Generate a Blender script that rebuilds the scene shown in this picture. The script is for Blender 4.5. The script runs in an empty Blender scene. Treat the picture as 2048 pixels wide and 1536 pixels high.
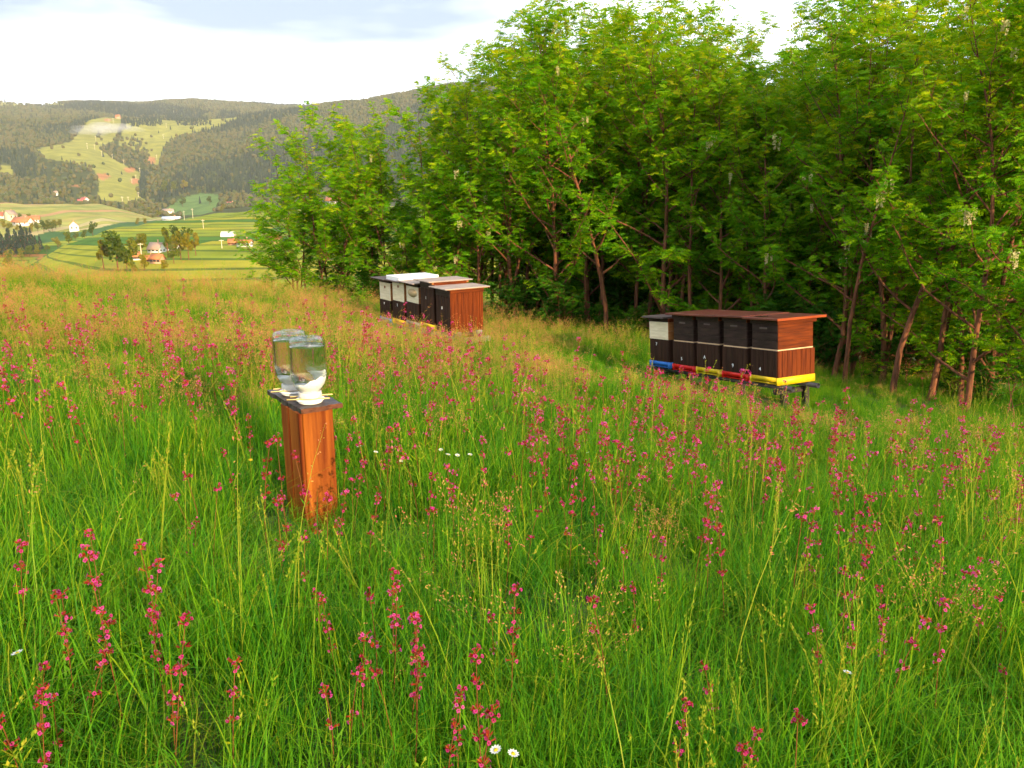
import bpy, bmesh, math, random
import numpy as np
from mathutils import Vector, Matrix
rng = np.random.default_rng(11)
random.seed(11)
R = math.radians
scene = bpy.context.scene
COL = scene.collection

# ------------------------------------------------------------------ camera
FPX, PITCH, EYE = 1577.0, R(13.9), Vector((0, 0, 1.4))
cam_d = bpy.data.cameras.new('camera')
cam_d.sensor_width = 36.0
cam_d.lens = FPX / 2048 * 36
cam_d.clip_start = 0.02
cam_d.clip_end = 9000
cam = bpy.data.objects.new('camera', cam_d)
COL.objects.link(cam)
cam.location = EYE
cam.rotation_euler = (math.pi / 2 - PITCH, 0, 0)
scene.camera = cam

# ------------------------------------------------------------------ light
SUN_EL = R(15.0)
SUN_TO = Vector((0.54 * math.cos(SUN_EL), -0.84 * math.cos(SUN_EL), math.sin(SUN_EL))).normalized()
sun_d = bpy.data.lights.new('sun', 'SUN')
sun_d.energy = 5.0
sun_d.angle = R(0.6)
sun_d.color = (1.0, 0.74, 0.42)
sun = bpy.data.objects.new('sun', sun_d)
COL.objects.link(sun)
sun.rotation_euler = SUN_TO.to_track_quat('Z', 'Y').to_euler()
sun.location = (20, -30, 30)

world = bpy.data.worlds.new('World')
scene.world = world
world.use_nodes = True
nt = world.node_tree
nt.nodes.clear()
out = nt.nodes.new('ShaderNodeOutputWorld')
bg = nt.nodes.new('ShaderNodeBackground')
bg.inputs['Strength'].default_value = 0.14
sky = nt.nodes.new('ShaderNodeTexSky')
sky.sky_type = 'NISHITA'
sky.sun_disc = False
sky.sun_elevation = SUN_EL
sky.sun_rotation = math.atan2(SUN_TO.x, SUN_TO.y)
tc = nt.nodes.new('ShaderNodeTexCoord')
mp = nt.nodes.new('ShaderNodeMapping')
mp.inputs['Scale'].default_value = (1.0, 1.0, 4.5)
mp.inputs['Location'].default_value = (0.3, 0.55, 0.35)
nz = nt.nodes.new('ShaderNodeTexNoise')
nz.inputs['Scale'].default_value = 1.5
nz.inputs['Detail'].default_value = 6
nz.inputs['Roughness'].default_value = 0.55
cr = nt.nodes.new('ShaderNodeValToRGB')
cr.color_ramp.elements[0].position = 0.36
cr.color_ramp.elements[0].color = (0.05, 0.05, 0.05, 1)
cr.color_ramp.elements[1].position = 0.52
mx = nt.nodes.new('ShaderNodeMix')
mx.data_type = 'RGBA'
mp2 = nt.nodes.new('ShaderNodeMapping')
mp2.inputs['Scale'].default_value = (1.0, 1.0, 5.0)
mp2.inputs['Location'].default_value = (2.9, 4.22, 1.24)
nz2 = nt.nodes.new('ShaderNodeTexNoise')
nz2.inputs['Scale'].default_value = 1.3
nz2.inputs['Detail'].default_value = 5
cr2 = nt.nodes.new('ShaderNodeValToRGB')
cr2.color_ramp.elements[0].position = 0.50
cr2.color_ramp.elements[0].color = (7.6, 7.9, 8.4, 1)
cr2.color_ramp.elements[1].position = 0.65
cr2.color_ramp.elements[1].color = (2.3, 2.85, 3.6, 1)   # grey-blue undersides of the thicker cloud
nt.links.new(tc.outputs['Generated'], mp2.inputs['Vector'])
nt.links.new(mp2.outputs['Vector'], nz2.inputs['Vector'])
nt.links.new(nz2.outputs['Fac'], cr2.inputs['Fac'])
nt.links.new(cr2.outputs['Color'], mx.inputs['B'])
nt.links.new(tc.outputs['Generated'], mp.inputs['Vector'])
nt.links.new(mp.outputs['Vector'], nz.inputs['Vector'])
nt.links.new(nz.outputs['Fac'], cr.inputs['Fac'])
nt.links.new(cr.outputs['Color'], mx.inputs['Factor'])
nt.links.new(sky.outputs['Color'], mx.inputs['A'])
nt.links.new(mx.outputs['Result'], bg.inputs['Color'])
nt.links.new(bg.outputs['Background'], out.inputs['Surface'])

vs = scene.view_settings
vs.view_transform = 'Standard'
vs.look = 'None'
vs.gamma = 1.0
vs.use_curve_mapping = False
vs.exposure = 1.02

cy = scene.cycles
cy.max_bounces = 10
cy.diffuse_bounces = 3
cy.glossy_bounces = 4
cy.transmission_bounces = 10
cy.transparent_max_bounces = 20
cy.volume_bounces = 0
cy.caustics_reflective = False
cy.use_denoising = True
cy.use_adaptive_sampling = True
cy.adaptive_threshold = .04

# ------------------------------------------------------------------ helpers
def ray(px, py):
    u = (px - 1024) / FPX
    v = (py - 768) / FPX
    return np.array([u, math.cos(PITCH) - v * math.sin(PITCH), -(math.sin(PITCH) + v * math.cos(PITCH))])

def project(x, y, z):
    dz = z - EYE.z
    f = y * math.cos(PITCH) - dz * math.sin(PITCH)
    d = -y * math.sin(PITCH) - dz * math.cos(PITCH)
    return 1024 + FPX * x / f, 768 + FPX * d / f

def smooth(a, b, x):
    t = np.clip((x - a) / (b - a), 0, 1)
    return t * t * (3 - 2 * t)

def vnoise(x, y, s=1.0, seed=0):
    x = np.asarray(x, float) * s + seed * 17.3
    y = np.asarray(y, float) * s - seed * 9.1
    return (np.sin(x * 1.3 + 1.7 * np.sin(y * .9 + seed)) + np.sin(y * 1.7 + 1.3 * np.sin(x * 1.1 - seed)) + np.sin((x + y) * .8 + seed * 2.1)) / 3

def gz(x, y):
    """height of the meadow hill"""
    x = np.asarray(x, float)
    y = np.asarray(y, float)
    z = -.06 * y - .1 * x - .0017 * y * np.abs(y)
    r = np.hypot(x, y)
    az = np.degrees(np.arctan2(x, np.maximum(y, 1e-3)))
    rc = np.interp(az, [-40, -28, -20, -12, 0, 15, 30, 45], [14.5, 15.5, 17.5, 20, 20, 17.5, 15, 14])
    over = np.maximum(r - rc, 0) * smooth(-2, 6, y)
    z = z - .32 * (np.sqrt(over * over + 9) - 3)
    z = z + .035 * vnoise(x, y, 1.1, 3) + .02 * vnoise(x, y, 3.0, 5)
    return z

def ground_hit(px, py, off=0.0):
    d = ray(px, py)
    t = np.linspace(.6, 40, 4000)
    p = np.array(EYE)[None] + d[None] * t[:, None]
    h = p[:, 2] - gz(p[:, 0], p[:, 1]) - off
    i = int(np.argmax(h < 0)) if (h < 0).any() else -1
    return p[i, 0], p[i, 1], float(gz(p[i, 0], p[i, 1]))

def np_mesh(name, verts, quads=None, tris=None, mat=None, attr=None, smooth_sh=False):
    """fast mesh; attr: dict name -> per-vertex float array or (n,4) colour"""
    me = bpy.data.meshes.new(name)
    verts = np.asarray(verts, np.float32)
    nq = 0 if quads is None else len(quads)
    ntr = 0 if tris is None else len(tris)
    idx = []
    if nq: idx.append(np.asarray(quads, np.int32).ravel())
    if ntr: idx.append(np.asarray(tris, np.int32).ravel())
    idx = np.concatenate(idx)
    starts = np.concatenate([np.arange(nq) * 4, nq * 4 + np.arange(ntr) * 3]).astype(np.int32)
    me.vertices.add(len(verts))
    me.vertices.foreach_set('co', verts.ravel())
    me.loops.add(len(idx))
    me.loops.foreach_set('vertex_index', idx)
    me.polygons.add(nq + ntr)
    me.polygons.foreach_set('loop_start', starts)
    me.update(calc_edges=True)
    if smooth_sh:
        me.polygons.foreach_set('use_smooth', np.ones(nq + ntr, bool))
    for k, a in (attr or {}).items():
        a = np.asarray(a, np.float32)
        if a.ndim == 1:
            at = me.attributes.new(k, 'FLOAT', 'POINT')
            at.data.foreach_set('value', a)
        else:
            at = me.attributes.new(k, 'FLOAT_COLOR', 'POINT')
            at.data.foreach_set('color', a.ravel())
    if mat: me.materials.append(mat)
    return me

def add(name, me, parent=None, loc=None):
    o = bpy.data.objects.new(name, me)
    COL.objects.link(o)
    if parent is not None: o.parent = parent
    if loc is not None: o.location = loc
    return o

def tag(o, label=None, cat=None, group=None, kind=None):
    if label: o['label'] = label
    if cat: o['category'] = cat
    if group: o['group'] = group
    if kind: o['kind'] = kind
    return o

def thing(name, label, cat, loc=(0, 0, 0), rz=0.0, group=None):
    o = bpy.data.objects.new(name, None)
    COL.objects.link(o)
    o.empty_display_size = .1
    o.location = loc
    o.rotation_euler = (0, 0, rz)
    return tag(o, label, cat, group)

BOX = {}
def box_me(sx, sy, sz, mat, bev=.003):
    """box from the origin corner (0,0,0) to (sx,sy,sz), bevelled"""
    key = (round(sx, 4), round(sy, 4), round(sz, 4), mat.name, bev)
    if key in BOX: return BOX[key]
    bm = bmesh.new()
    bmesh.ops.create_cube(bm, size=1)
    for v in bm.verts:
        v.co = Vector(((v.co.x + .5) * sx, (v.co.y + .5) * sy, (v.co.z + .5) * sz))
    if bev:
        bmesh.ops.bevel(bm, geom=list(bm.edges), offset=min(bev, sx * .3, sy * .3, sz * .3), segments=1, affect='EDGES')
    me = bpy.data.meshes.new('box')
    bm.to_mesh(me)
    bm.free()
    me.materials.append(mat)
    BOX[key] = me
    return me

def box(name, parent, x, y, z, sx, sy, sz, mat, bev=.003):
    return add(name, box_me(sx, sy, sz, mat, bev), parent, (x, y, z))

def boxes_me(name, L, mat):
    """several touching boxes that make up one part"""
    V, Q = [], []
    for (x, y, z, sx, sy, sz) in L:
        b = len(V)
        for k in range(8):
            V.append((x + sx * (k & 1), y + sy * (k >> 1 & 1), z + sz * (k >> 2 & 1)))
        Q += [[b + i for i in f] for f in ((0, 2, 3, 1), (4, 5, 7, 6), (0, 1, 5, 4), (2, 6, 7, 3), (0, 4, 6, 2), (1, 3, 7, 5))]
    return np_mesh(name, V, Q, None, mat)

def lathe(name, prof, mat, seg=40, close=False):
    prof = np.array(prof, float)
    n = len(prof)
    a = np.arange(seg) * 2 * np.pi / seg
    V = np.stack([prof[:, None, 0] * np.cos(a), prof[:, None, 0] * np.sin(a), np.repeat(prof[:, 1][:, None], seg, 1)], -1).reshape(-1, 3)
    Q = []
    for i in range(n if close else n - 1):
        i2 = (i + 1) % n
        for j in range(seg):
            j2 = (j + 1) % seg
            Q.append((i * seg + j, i * seg + j2, i2 * seg + j2, i2 * seg + j))
    me = np_mesh(name, V, Q, None, mat, smooth_sh=True)
    return me

def tubes(paths, radii, sides=5):
    """paths: list of (n,3); radii: list of (n,) -> verts, quads"""
    V, Q = [], []
    off = 0
    a = np.arange(sides) * 2 * np.pi / sides
    for P, r in zip(paths, radii):
        P = np.asarray(P, float)
        r = np.asarray(r, float)
        T = np.gradient(P, axis=0)
        T /= np.linalg.norm(T, axis=1, keepdims=True) + 1e-9
        ref = np.where(np.abs(T[:, 2:3]) > .9, np.array([[1., 0, 0]]), np.array([[0, 0, 1.]]))
        A = np.cross(T, ref)
        A /= np.linalg.norm(A, axis=1, keepdims=True) + 1e-9
        B = np.cross(T, A)
        ring = P[:, None] + r[:, None, None] * (np.cos(a)[None, :, None] * A[:, None] + np.sin(a)[None, :, None] * B[:, None])
        n = len(P)
        V.append(ring.reshape(-1, 3))
        i = np.arange(n - 1)[:, None] * sides
        j = np.arange(sides)[None]
        j2 = (j + 1) % sides
        Q.append((np.stack([i + j, i + j2, i + sides + j2, i + sides + j], -1).reshape(-1, 4)) + off)
        off += n * sides
    if not V: return np.zeros((0, 3)), np.zeros((0, 4), int)
    return np.concatenate(V), np.concatenate(Q)

# ------------------------------------------------------------------ materials
def new_mat(name):
    m = bpy.data.materials.new(name)
    m.use_nodes = True
    t = m.node_tree
    return m, t, t.nodes['Principled BSDF']

def ramp(t, stops, interp='LINEAR'):
    n = t.nodes.new('ShaderNodeValToRGB')
    n.color_ramp.interpolation = interp
    while len(n.color_ramp.elements) < len(stops):
        n.color_ramp.elements.new(.5)
    for e, (p, c) in zip(n.color_ramp.elements, stops):
        e.position = p
        e.color = (*c, 1)
    return n

def M_plain(name, c1, c2=None, rough=.6, scale=8, stretch=(1, 1, 1), bump=.0, spec=.3, metal=0, detail=5):
    """colour varied by stretched noise in object space"""
    m, t, b = new_mat(name)
    b.inputs['Roughness'].default_value = rough
    b.inputs['Specular IOR Level'].default_value = spec
    b.inputs['Metallic'].default_value = metal
    co = t.nodes.new('ShaderNodeTexCoord')
    mpn = t.nodes.new('ShaderNodeMapping')
    mpn.inputs['Scale'].default_value = stretch
    oi = t.nodes.new('ShaderNodeObjectInfo')
    mul = t.nodes.new('ShaderNodeVectorMath')
    mul.operation = 'SCALE'
    mul.inputs[0].default_value = (13.0, 7.0, 5.0)
    t.links.new(oi.outputs['Random'], mul.inputs['Scale'])
    t.links.new(mul.outputs[0], mpn.inputs['Location'])
    n = t.nodes.new('ShaderNodeTexNoise')
    n.inputs['Scale'].default_value = scale
    n.inputs['Detail'].default_value = detail
    t.links.new(co.outputs['Object'], mpn.inputs['Vector'])
    t.links.new(mpn.outputs['Vector'], n.inputs['Vector'])
    r = ramp(t, [(.32, c1), (.68, c2 or c1)])
    t.links.new(n.outputs['Fac'], r.inputs['Fac'])
    t.links.new(r.outputs['Color'], b.inputs['Base Color'])
    if bump:
        bp = t.nodes.new('ShaderNodeBump')
        bp.inputs['Strength'].default_value = bump
        bp.inputs['Distance'].default_value = .01
        t.links.new(n.outputs['Fac'], bp.inputs['Height'])
        t.links.new(bp.outputs['Normal'], b.inputs['Normal'])
    return m

def M_leaf(name, stops, trans=.35, rough=.5, attr='v', rnd=.25, tmul=(1.1, 1.15, .4), spec=.08):
    m, t, b = new_mat(name)
    a = t.nodes.new('ShaderNodeAttribute')
    a.attribute_name = attr
    oi = t.nodes.new('ShaderNodeObjectInfo')
    ma = t.nodes.new('ShaderNodeMath')
    ma.operation = 'MULTIPLY_ADD'
    ma.inputs[1].default_value = rnd
    ma.inputs[2].default_value = -rnd / 2
    t.links.new(oi.outputs['Random'], ma.inputs[0])
    ad = t.nodes.new('ShaderNodeMath')
    t.links.new(a.outputs['Fac'], ad.inputs[0])
    t.links.new(ma.outputs[0], ad.inputs[1])
    r = ramp(t, stops)
    t.links.new(ad.outputs[0], r.inputs['Fac'])
    t.links.new(r.outputs['Color'], b.inputs['Base Color'])
    b.inputs['Roughness'].default_value = rough
    b.inputs['Specular IOR Level'].default_value = spec
    tr = t.nodes.new('ShaderNodeBsdfTranslucent')
    vm = t.nodes.new('ShaderNodeVectorMath')
    vm.operation = 'MULTIPLY'
    vm.inputs[1].default_value = tmul
    t.links.new(r.outputs['Color'], vm.inputs[0])
    t.links.new(vm.outputs[0], tr.inputs['Color'])
    ms = t.nodes.new('ShaderNodeMixShader')
    ms.inputs[0].default_value = trans
    t.links.new(b.outputs[0], ms.inputs[1])
    t.links.new(tr.outputs[0], ms.inputs[2])
    t.links.new(ms.outputs[0], t.nodes['Material Output'].inputs['Surface'])
    return m

WOOD_V = (16, 16, 1.2)
M = {}
M['soil'] = M_plain('meadow soil', (.05, .07, .018), (.09, .10, .03), .9, 3)
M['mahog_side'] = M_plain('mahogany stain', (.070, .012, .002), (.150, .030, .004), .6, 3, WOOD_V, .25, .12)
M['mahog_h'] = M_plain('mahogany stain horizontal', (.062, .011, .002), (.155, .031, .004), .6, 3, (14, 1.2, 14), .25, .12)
M['mahog_front'] = M_plain('weathered shaded stain', (.018, .0078, .0052), (.046, .019, .011), .6, 3, WOOD_V, .25, .15)  # weathering plus the shade of fronts and gaps, put into the colour
M['mahog_worn_shade_h'] = M_plain('weathered shaded stain boards', (.014, .0070, .0055), (.044, .023, .018), .55, 3, (2.0, 8, 9), .25, .2)  # same for level boards: wear and painted-in shade together
M['roof_red'] = M_plain('red stained roof board', (.085, .018, .012), (.15, .036, .022), .34, 2.2, (1.0, 5, 1), .1, .5)
M['roof_edge'] = M_plain('orange roof edge', (.21, .032, .004), (.30, .055, .007), .5, 6)
M['roof_dark'] = M_plain('dark roof board', (.06, .04, .042), (.11, .075, .07), .5, 4, (2, 8, 1), .15, .45)
M['roof_grey'] = M_plain('weathered grey roof board', (.24, .19, .17), (.40, .32, .27), .75, 4, (6, 1, 1), .2)
M['white_super'] = M_plain('pale new pine', (.62, .52, .34), (.76, .67, .48), .6, 3, (2, 2, 14), .15)
M['pine_end'] = M_plain('orange pine side', (.26, .09, .025), (.38, .16, .05), .6, 3, (2, 2, 12), .15)
M['white_lid'] = M_plain('white lid paint', (.74, .75, .76), (.80, .80, .80), .5, 5)
M['blue'] = M_plain('blue hive paint', (.02, .14, .52), (.035, .19, .62), .45, 9, (3, 3, 1), .1)
M['red'] = M_plain('red hive paint', (.50, .006, .004), (.62, .014, .008), .45, 9, (3, 3, 1), .1)
M['yellow'] = M_plain('yellow hive paint', (.60, .40, .006), (.70, .48, .01), .45, 9, (3, 3, 1), .1)
M['lip'] = M_plain('pale inner lip', (.55, .36, .20), (.68, .47, .28), .6, 10)
M['number'] = M_plain('white number paint', (.75, .77, .78), None, .5)
M['pipe'] = M_plain('dark steel pipe', (.020, .022, .030), (.045, .045, .05), .45, 10, (1, 1, 1), .1, .5, .4)
M['sugar'] = M_plain('undissolved white sugar', (.80, .80, .80), (.86, .86, .86), .6, 60, (1, 1, 1), .4)
M['rust'] = M_plain('rusty pipe bore', (.07, .012, .010), (.11, .03, .02), .9, 40)
M['legwood'] = M_plain('dark leg wood', (.018, .013, .010), (.045, .032, .024), .8, 3, WOOD_V, .3)
M['beam'] = M_plain('grey timber beam', (.17, .17, .18), (.27, .26, .26), .8, 4, (12, 1, 12), .2)
M['cork'] = M_plain('rust brown hole', (.22, .07, .03), (.30, .11, .05), .8, 30)
M['ply'] = M_plain('tan plywood', (.48, .34, .17), (.58, .43, .24), .6, 5, (4, 4, 1))
M['feeder_wood'] = M_plain('orange post wood', (.100, .016, .002), (.33, .098, .012), .65, 2.2, (13, 13, .55), .3, .12, 0, 6)
M['feeder_board'] = M_plain('dark board paint', (.020, .017, .022), (.055, .038, .036), .5, 9, (2, 2, 2), .25, .5)
M['board_edge'] = M_plain('broken board edge', (.05, .018, .010), (.13, .045, .02), .8, 22, (1, 1, 3), .5)
M['stick'] = M_plain('yellow bamboo stick', (.66, .44, .15), (.76, .55, .24), .55, 6, (4, 4, 4))
M['plastic'] = M_plain('white feeder plastic', (.74, .70, .68), (.80, .78, .76), .4, 3)
M['bark'] = M_plain('reddish locust bark', (.075, .028, .014), (.24, .090, .040), .85, 6, (4, 4, .8), .5)
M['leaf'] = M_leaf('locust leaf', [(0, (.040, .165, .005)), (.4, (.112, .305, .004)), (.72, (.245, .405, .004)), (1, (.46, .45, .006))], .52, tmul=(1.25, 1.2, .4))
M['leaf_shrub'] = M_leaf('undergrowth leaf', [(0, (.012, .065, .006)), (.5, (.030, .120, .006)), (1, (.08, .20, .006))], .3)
M['leaf_mid'] = M_leaf('valley tree leaf', [(0, (.045, .085, .010)), (.5, (.12, .14, .012)), (1, (.25, .20, .014))], .3, rnd=.8)
M['needle'] = M_leaf('spruce needles', [(0, (.016, .030, .022)), (1, (.035, .055, .030))], .05)
M['petal_white'] = M_leaf('cream locust blossom', [(0, (.50, .44, .20)), (1, (.70, .62, .34))], .3, tmul=(1, 1, .8))
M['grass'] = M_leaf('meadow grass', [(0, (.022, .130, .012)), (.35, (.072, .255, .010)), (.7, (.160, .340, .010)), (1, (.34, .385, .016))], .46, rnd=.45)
M['straw'] = M_leaf('ripening grass heads', [(0, (.40, .30, .06)), (.5, (.48, .24, .09)), (1, (.50, .14, .09))], .3, rnd=.5, tmul=(1, 1, .7))
M['stalk'] = M_leaf('yellow green stalk', [(0, (.12, .24, .012)), (1, (.34, .32, .03))], .25, rnd=.5)
M['broad'] = M_leaf('broad weed leaf', [(0, (.035, .12, .025)), (1, (.10, .22, .04))], .3)
M['fl_stem'] = M_leaf('red flower stem', [(0, (.14, .05, .02)), (1, (.26, .10, .03))], .15)
M['calyx'] = M_leaf('red calyx', [(0, (.15, .010, .010)), (.6, (.26, .028, .012)), (1, (.34, .08, .02))], .25)
M['petal'] = M_leaf('pink petal', [(0, (.36, .014, .085)), (.5, (.56, .035, .23)), (1, (.70, .11, .45))], .4, rnd=.6, tmul=(1, .9, 1))
M['daisy'] = M_leaf('white daisy petal', [(0, (.74, .74, .70)), (1, (.8, .8, .78))], .3, tmul=(1, 1, 1))
M['yellow_fl'] = M_leaf('yellow petal', [(0, (.72, .50, .02)), (1, (.80, .62, .03))], .3, tmul=(1, 1, .5))

def M_glass(name, col, ior, rough=0.0):
    m, t, b = new_mat(name)
    b.inputs['Base Color'].default_value = (*col, 1)
    b.inputs['Transmission Weight'].default_value = 1
    b.inputs['Roughness'].default_value = rough
    b.inputs['IOR'].default_value = ior
    return m
def M_thin():
    m, t, b = new_mat('thin clear jar glass')
    tr = t.nodes.new('ShaderNodeBsdfTransparent')
    tr.inputs['Color'].default_value = (.97, .98, .98, 1)
    gl = t.nodes.new('ShaderNodeBsdfGlossy')
    gl.inputs['Roughness'].default_value = .02
    lw = t.nodes.new('ShaderNodeLayerWeight')
    lw.inputs['Blend'].default_value = .5
    pw = t.nodes.new('ShaderNodeMath')
    pw.operation = 'POWER'
    pw.inputs[1].default_value = 4.0
    fr = t.nodes.new('ShaderNodeMath')
    fr.operation = 'MULTIPLY_ADD'
    fr.inputs[1].default_value = .55
    fr.inputs[2].default_value = .03
    t.links.new(lw.outputs['Facing'], pw.inputs[0])
    t.links.new(pw.outputs[0], fr.inputs[0])
    ms = t.nodes.new('ShaderNodeMixShader')
    t.links.new(fr.outputs[0], ms.inputs[0])
    t.links.new(tr.outputs[0], ms.inputs[1])
    t.links.new(gl.outputs[0], ms.inputs[2])
    t.links.new(ms.outputs[0], t.nodes['Material Output'].inputs['Surface'])
    return m
M['glass'] = M_thin()
M['water'] = M_glass('feeder syrup', (.985, .975, .93), 1.34)
M['cap'] = M_glass('milky screw cap', (.90, .88, .86), 1.45, .45)
M['cap'].node_tree.nodes['Principled BSDF'].inputs['Transmission Weight'].default_value = .35
def M_puddle():
    m, t, b = new_mat('rain puddle')
    b.inputs['Base Color'].default_value = (.05, .03, .02, 1)
    b.inputs['Roughness'].default_value = .03
    b.inputs['Specular IOR Level'].default_value = .5
    return m
M['puddle'] = M_puddle()

# ------------------------------------------------------------------ setting: meadow hill
def grid_mesh(name, xs, ys, zf, mat):
    X, Y = np.meshgrid(xs, ys)
    Z = zf(X, Y)
    nx, ny = len(xs), len(ys)
    i = np.arange(ny - 1)[:, None] * nx + np.arange(nx - 1)[None]
    Q = np.stack([i, i + 1, i + nx + 1, i + nx], -1).reshape(-1, 4)
    return np_mesh(name, np.stack([X, Y, Z], -1).reshape(-1, 3), Q, None, mat, smooth_sh=True)
me = grid_mesh('meadow', np.linspace(-45, 45, 181), np.linspace(-45, 45, 181), gz, M['soil'])
tag(add('meadow_ground', me), 'sloping meadow ground under the tall grass', 'ground', kind='structure')

# ------------------------------------------------------------------ setting: valley and far hills
CPX = np.array([-600, -300, 0, 100, 200, 300, 400, 500, 620, 760, 900, 1100, 1500, 2600], float)
def row(*v): return np.array(v, float)
LAY = [
    # r per column, picture height y per column
    (row(*[150] * 14), row(*[610] * 14)),
    (row(360, 360, 380, 430, 480, 540, 580, 610, 620, 630, 640, 650, 650, 650), row(585, 565, 545, 500, 463, 444, 432, 422, 416, 412, 410, 410, 410, 410)),
    (row(440, 450, 470, 520, 560, 600, 640, 680, 690, 700, 710, 720, 720, 720), row(592, 572, 552, 507, 471, 452, 440, 430, 424, 420, 418, 418, 418, 418)),
    (row(540, 540, 560, 600, 620, 680, 760, 800, 800, 800, 800, 800, 800, 800), row(562, 548, 533, 499, 467, 447, 437, 427, 420, 415, 412, 412, 412, 412)),
    (row(900, 900, 900, 930, 960, 960, 980, 1000, 1000, 1000, 1000, 1000, 1000, 1000), row(400, 400, 402, 404, 409, 434, 424, 414, 405, 400, 400, 400, 400, 400)),
    (row(*[1030] * 14), row(409, 409, 410, 411, 416, 438, 428, 418, 408, 402, 402, 402, 402, 402)),
    (row(*[1110] * 14), row(404, 404, 405, 406, 411, 426, 417, 406, 398, 393, 393, 393, 393, 393)),
    (row(1450, 1450, 1450, 1450, 1450, 1450, 1400, 1400, 1400, 1400, 1400, 1400, 1400, 1400), row(335, 335, 335, 340, 342, 350, 358, 350, 325, 300, 285, 280, 280, 280)),
    (row(*[2100] * 14), row(225, 226, 233, 236, 234, 236, 238, 230, 212, 192, 166, 158, 170, 180)),
    (row(*[2250] * 14), row(229, 230, 237, 241, 239, 241, 243, 237, 222, 203, 178, 170, 182, 192)),
    (row(*[3200] * 14), row(196, 196, 201, 209, 202, 204, 198, 205, 214, 210, 190, 190, 200, 200)),
    (row(*[3650] * 14), row(*[250] * 14)),
]
LR = np.stack([l[0] for l in LAY])
LY = np.stack([l[1] for l in LAY])
def az_of_px(px, py):
    d = ray(px, py)
    return math.atan2(d[0], d[1])
CAZ = np.array([az_of_px(px, 400) for px in CPX])
def elev(px, py):
    d = ray(px, py)
    return d[2] / math.hypot(d[0], d[1])
LZ = np.array([[EYE.z + LR[k, c] * elev(CPX[c], LY[k, c]) for c in range(len(CPX))] for k in range(len(LAY))])
def column(az):
    """radius and height keys along one azimuth"""
    r = np.array([np.interp(az, CAZ, LR[k]) for k in range(len(LAY))])
    z = np.array([np.interp(az, CAZ, LZ[k]) for k in range(len(LAY))])
    r0 = np.array([38.0])
    z0 = gz(r0 * math.sin(az), r0 * math.cos(az)) - .4
    return np.concatenate([r0, r]), np.concatenate([z0, z])
def hill_bumps(az, r):
    a = np.minimum(r * .004, 5)
    g = 9 * smooth(1150, 1400, r) * (1 - smooth(1900, 2100, r)) * vnoise(az * 26 + np.log(r) * 3, np.log(r) * 6, 1, 7)
    return g + a * (.6 * vnoise(az * 40, np.log(r) * 9, 1, 2) + .5 * vnoise(az * 95, np.log(r) * 22, 1, 4))
def vz(az, r):
    """height of the valley land at one azimuth (scalar) and radii r"""
    kr, kz = column(az)
    s = .03
    z = (np.interp(r * (1 - s), kr, kz) + 2 * np.interp(r, kr, kz) + np.interp(r * (1 + s), kr, kz)) / 4
    return z + hill_bumps(az, r) * smooth(200, 500, r)
AZS = np.concatenate([np.linspace(-math.pi, R(-44), 40)[:-1], np.linspace(R(-44), R(-4), 420), np.linspace(R(-4), R(44), 130)[1:], np.linspace(R(44), math.pi, 40)[1:]])
RS = np.concatenate([np.linspace(38, 340, 26)[:-1], np.linspace(340, 700, 75)[:-1], np.linspace(700, 1150, 55)[:-1], np.linspace(1150, 2300, 80)[:-1], np.linspace(2300, 3650, 30)])
VZ = np.stack([vz(a, RS) for a in AZS])           # (naz, nr)
AA, RR = np.meshgrid(AZS, RS, indexing='ij')
VX, VY = RR * np.sin(AA), RR * np.cos(AA)
VPX, VPY = project(VX, np.maximum(VY, 1), VZ)
VPX = np.where(VY > 5, VPX, 1e6)
def inpoly(px, py, poly):
    poly = np.asarray(poly, float)
    ins = np.zeros(np.shape(px), bool)
    n = len(poly)
    j = n - 1
    for i in range(n):
        xi, yi = poly[i]
        xj, yj = poly[j]
        c = ((yi > py) != (yj > py)) & (px < (xj - xi) * (py - yi) / (yj - yi + 1e-9) + xi)
        ins ^= c
        j = i
    return ins
def valley_point(px, py, rmin=100):
    """first point of the valley land seen through picture point (px, py)"""
    a = az_of_px(px, py)
    rr = np.linspace(rmin, 3400, 2600)
    zz = vz(a, rr)
    e = (zz - EYE.z) / rr
    i = int(np.argmax(e >= elev(px, py)))
    return np.array([rr[i] * math.sin(a), rr[i] * math.cos(a), zz[i]]), rr[i]

# land cover, as areas of the hillsides
ski = [(178, 240), (225, 231), (245, 236), (238, 262), (225, 285), (200, 298), (225, 316), (262, 338), (284, 347), (276, 372), (274, 388), (292, 402), (240, 410), (196, 407), (198, 362), (188, 340), (150, 326), (92, 318), (75, 298), (140, 284), (160, 262)]
upper = [(262, 232), (430, 231), (484, 234), (436, 254), (398, 264), (360, 272), (332, 288), (322, 312), (316, 334), (298, 332), (292, 304), (262, 298), (236, 290), (244, 262)]
green = [(322, 424), (360, 398), (400, 386), (438, 390), (440, 420), (400, 430), (340, 432)]
leftm = [(0, 330), (24, 332), (26, 350), (0, 352)]
topm = [(-200, 198), (40, 203), (130, 207), (150, 214), (60, 216), (-200, 222)]
on_a = (RR > 150) & (RR < 640)
on_c = (RR >= 540) & (RR < 1000) & (VPX < 330)
cov = np.zeros(VX.shape + (4,), np.float32)
cov[...] = (.050, .062, .018, 1)
meadow_far = (inpoly(VPX, VPY, ski) | inpoly(VPX, VPY, upper) | inpoly(VPX, VPY, leftm)) & (RR > 1050) & (RR < 2200)
cov[meadow_far] = (.225, .225, .045, 1)
cov[inpoly(VPX, VPY, topm) & (RR > 2200)] = (.25, .24, .07, 1)
cov[inpoly(VPX, VPY, green) & (RR > 700)] = (.10, .17, .045, 1)
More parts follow.
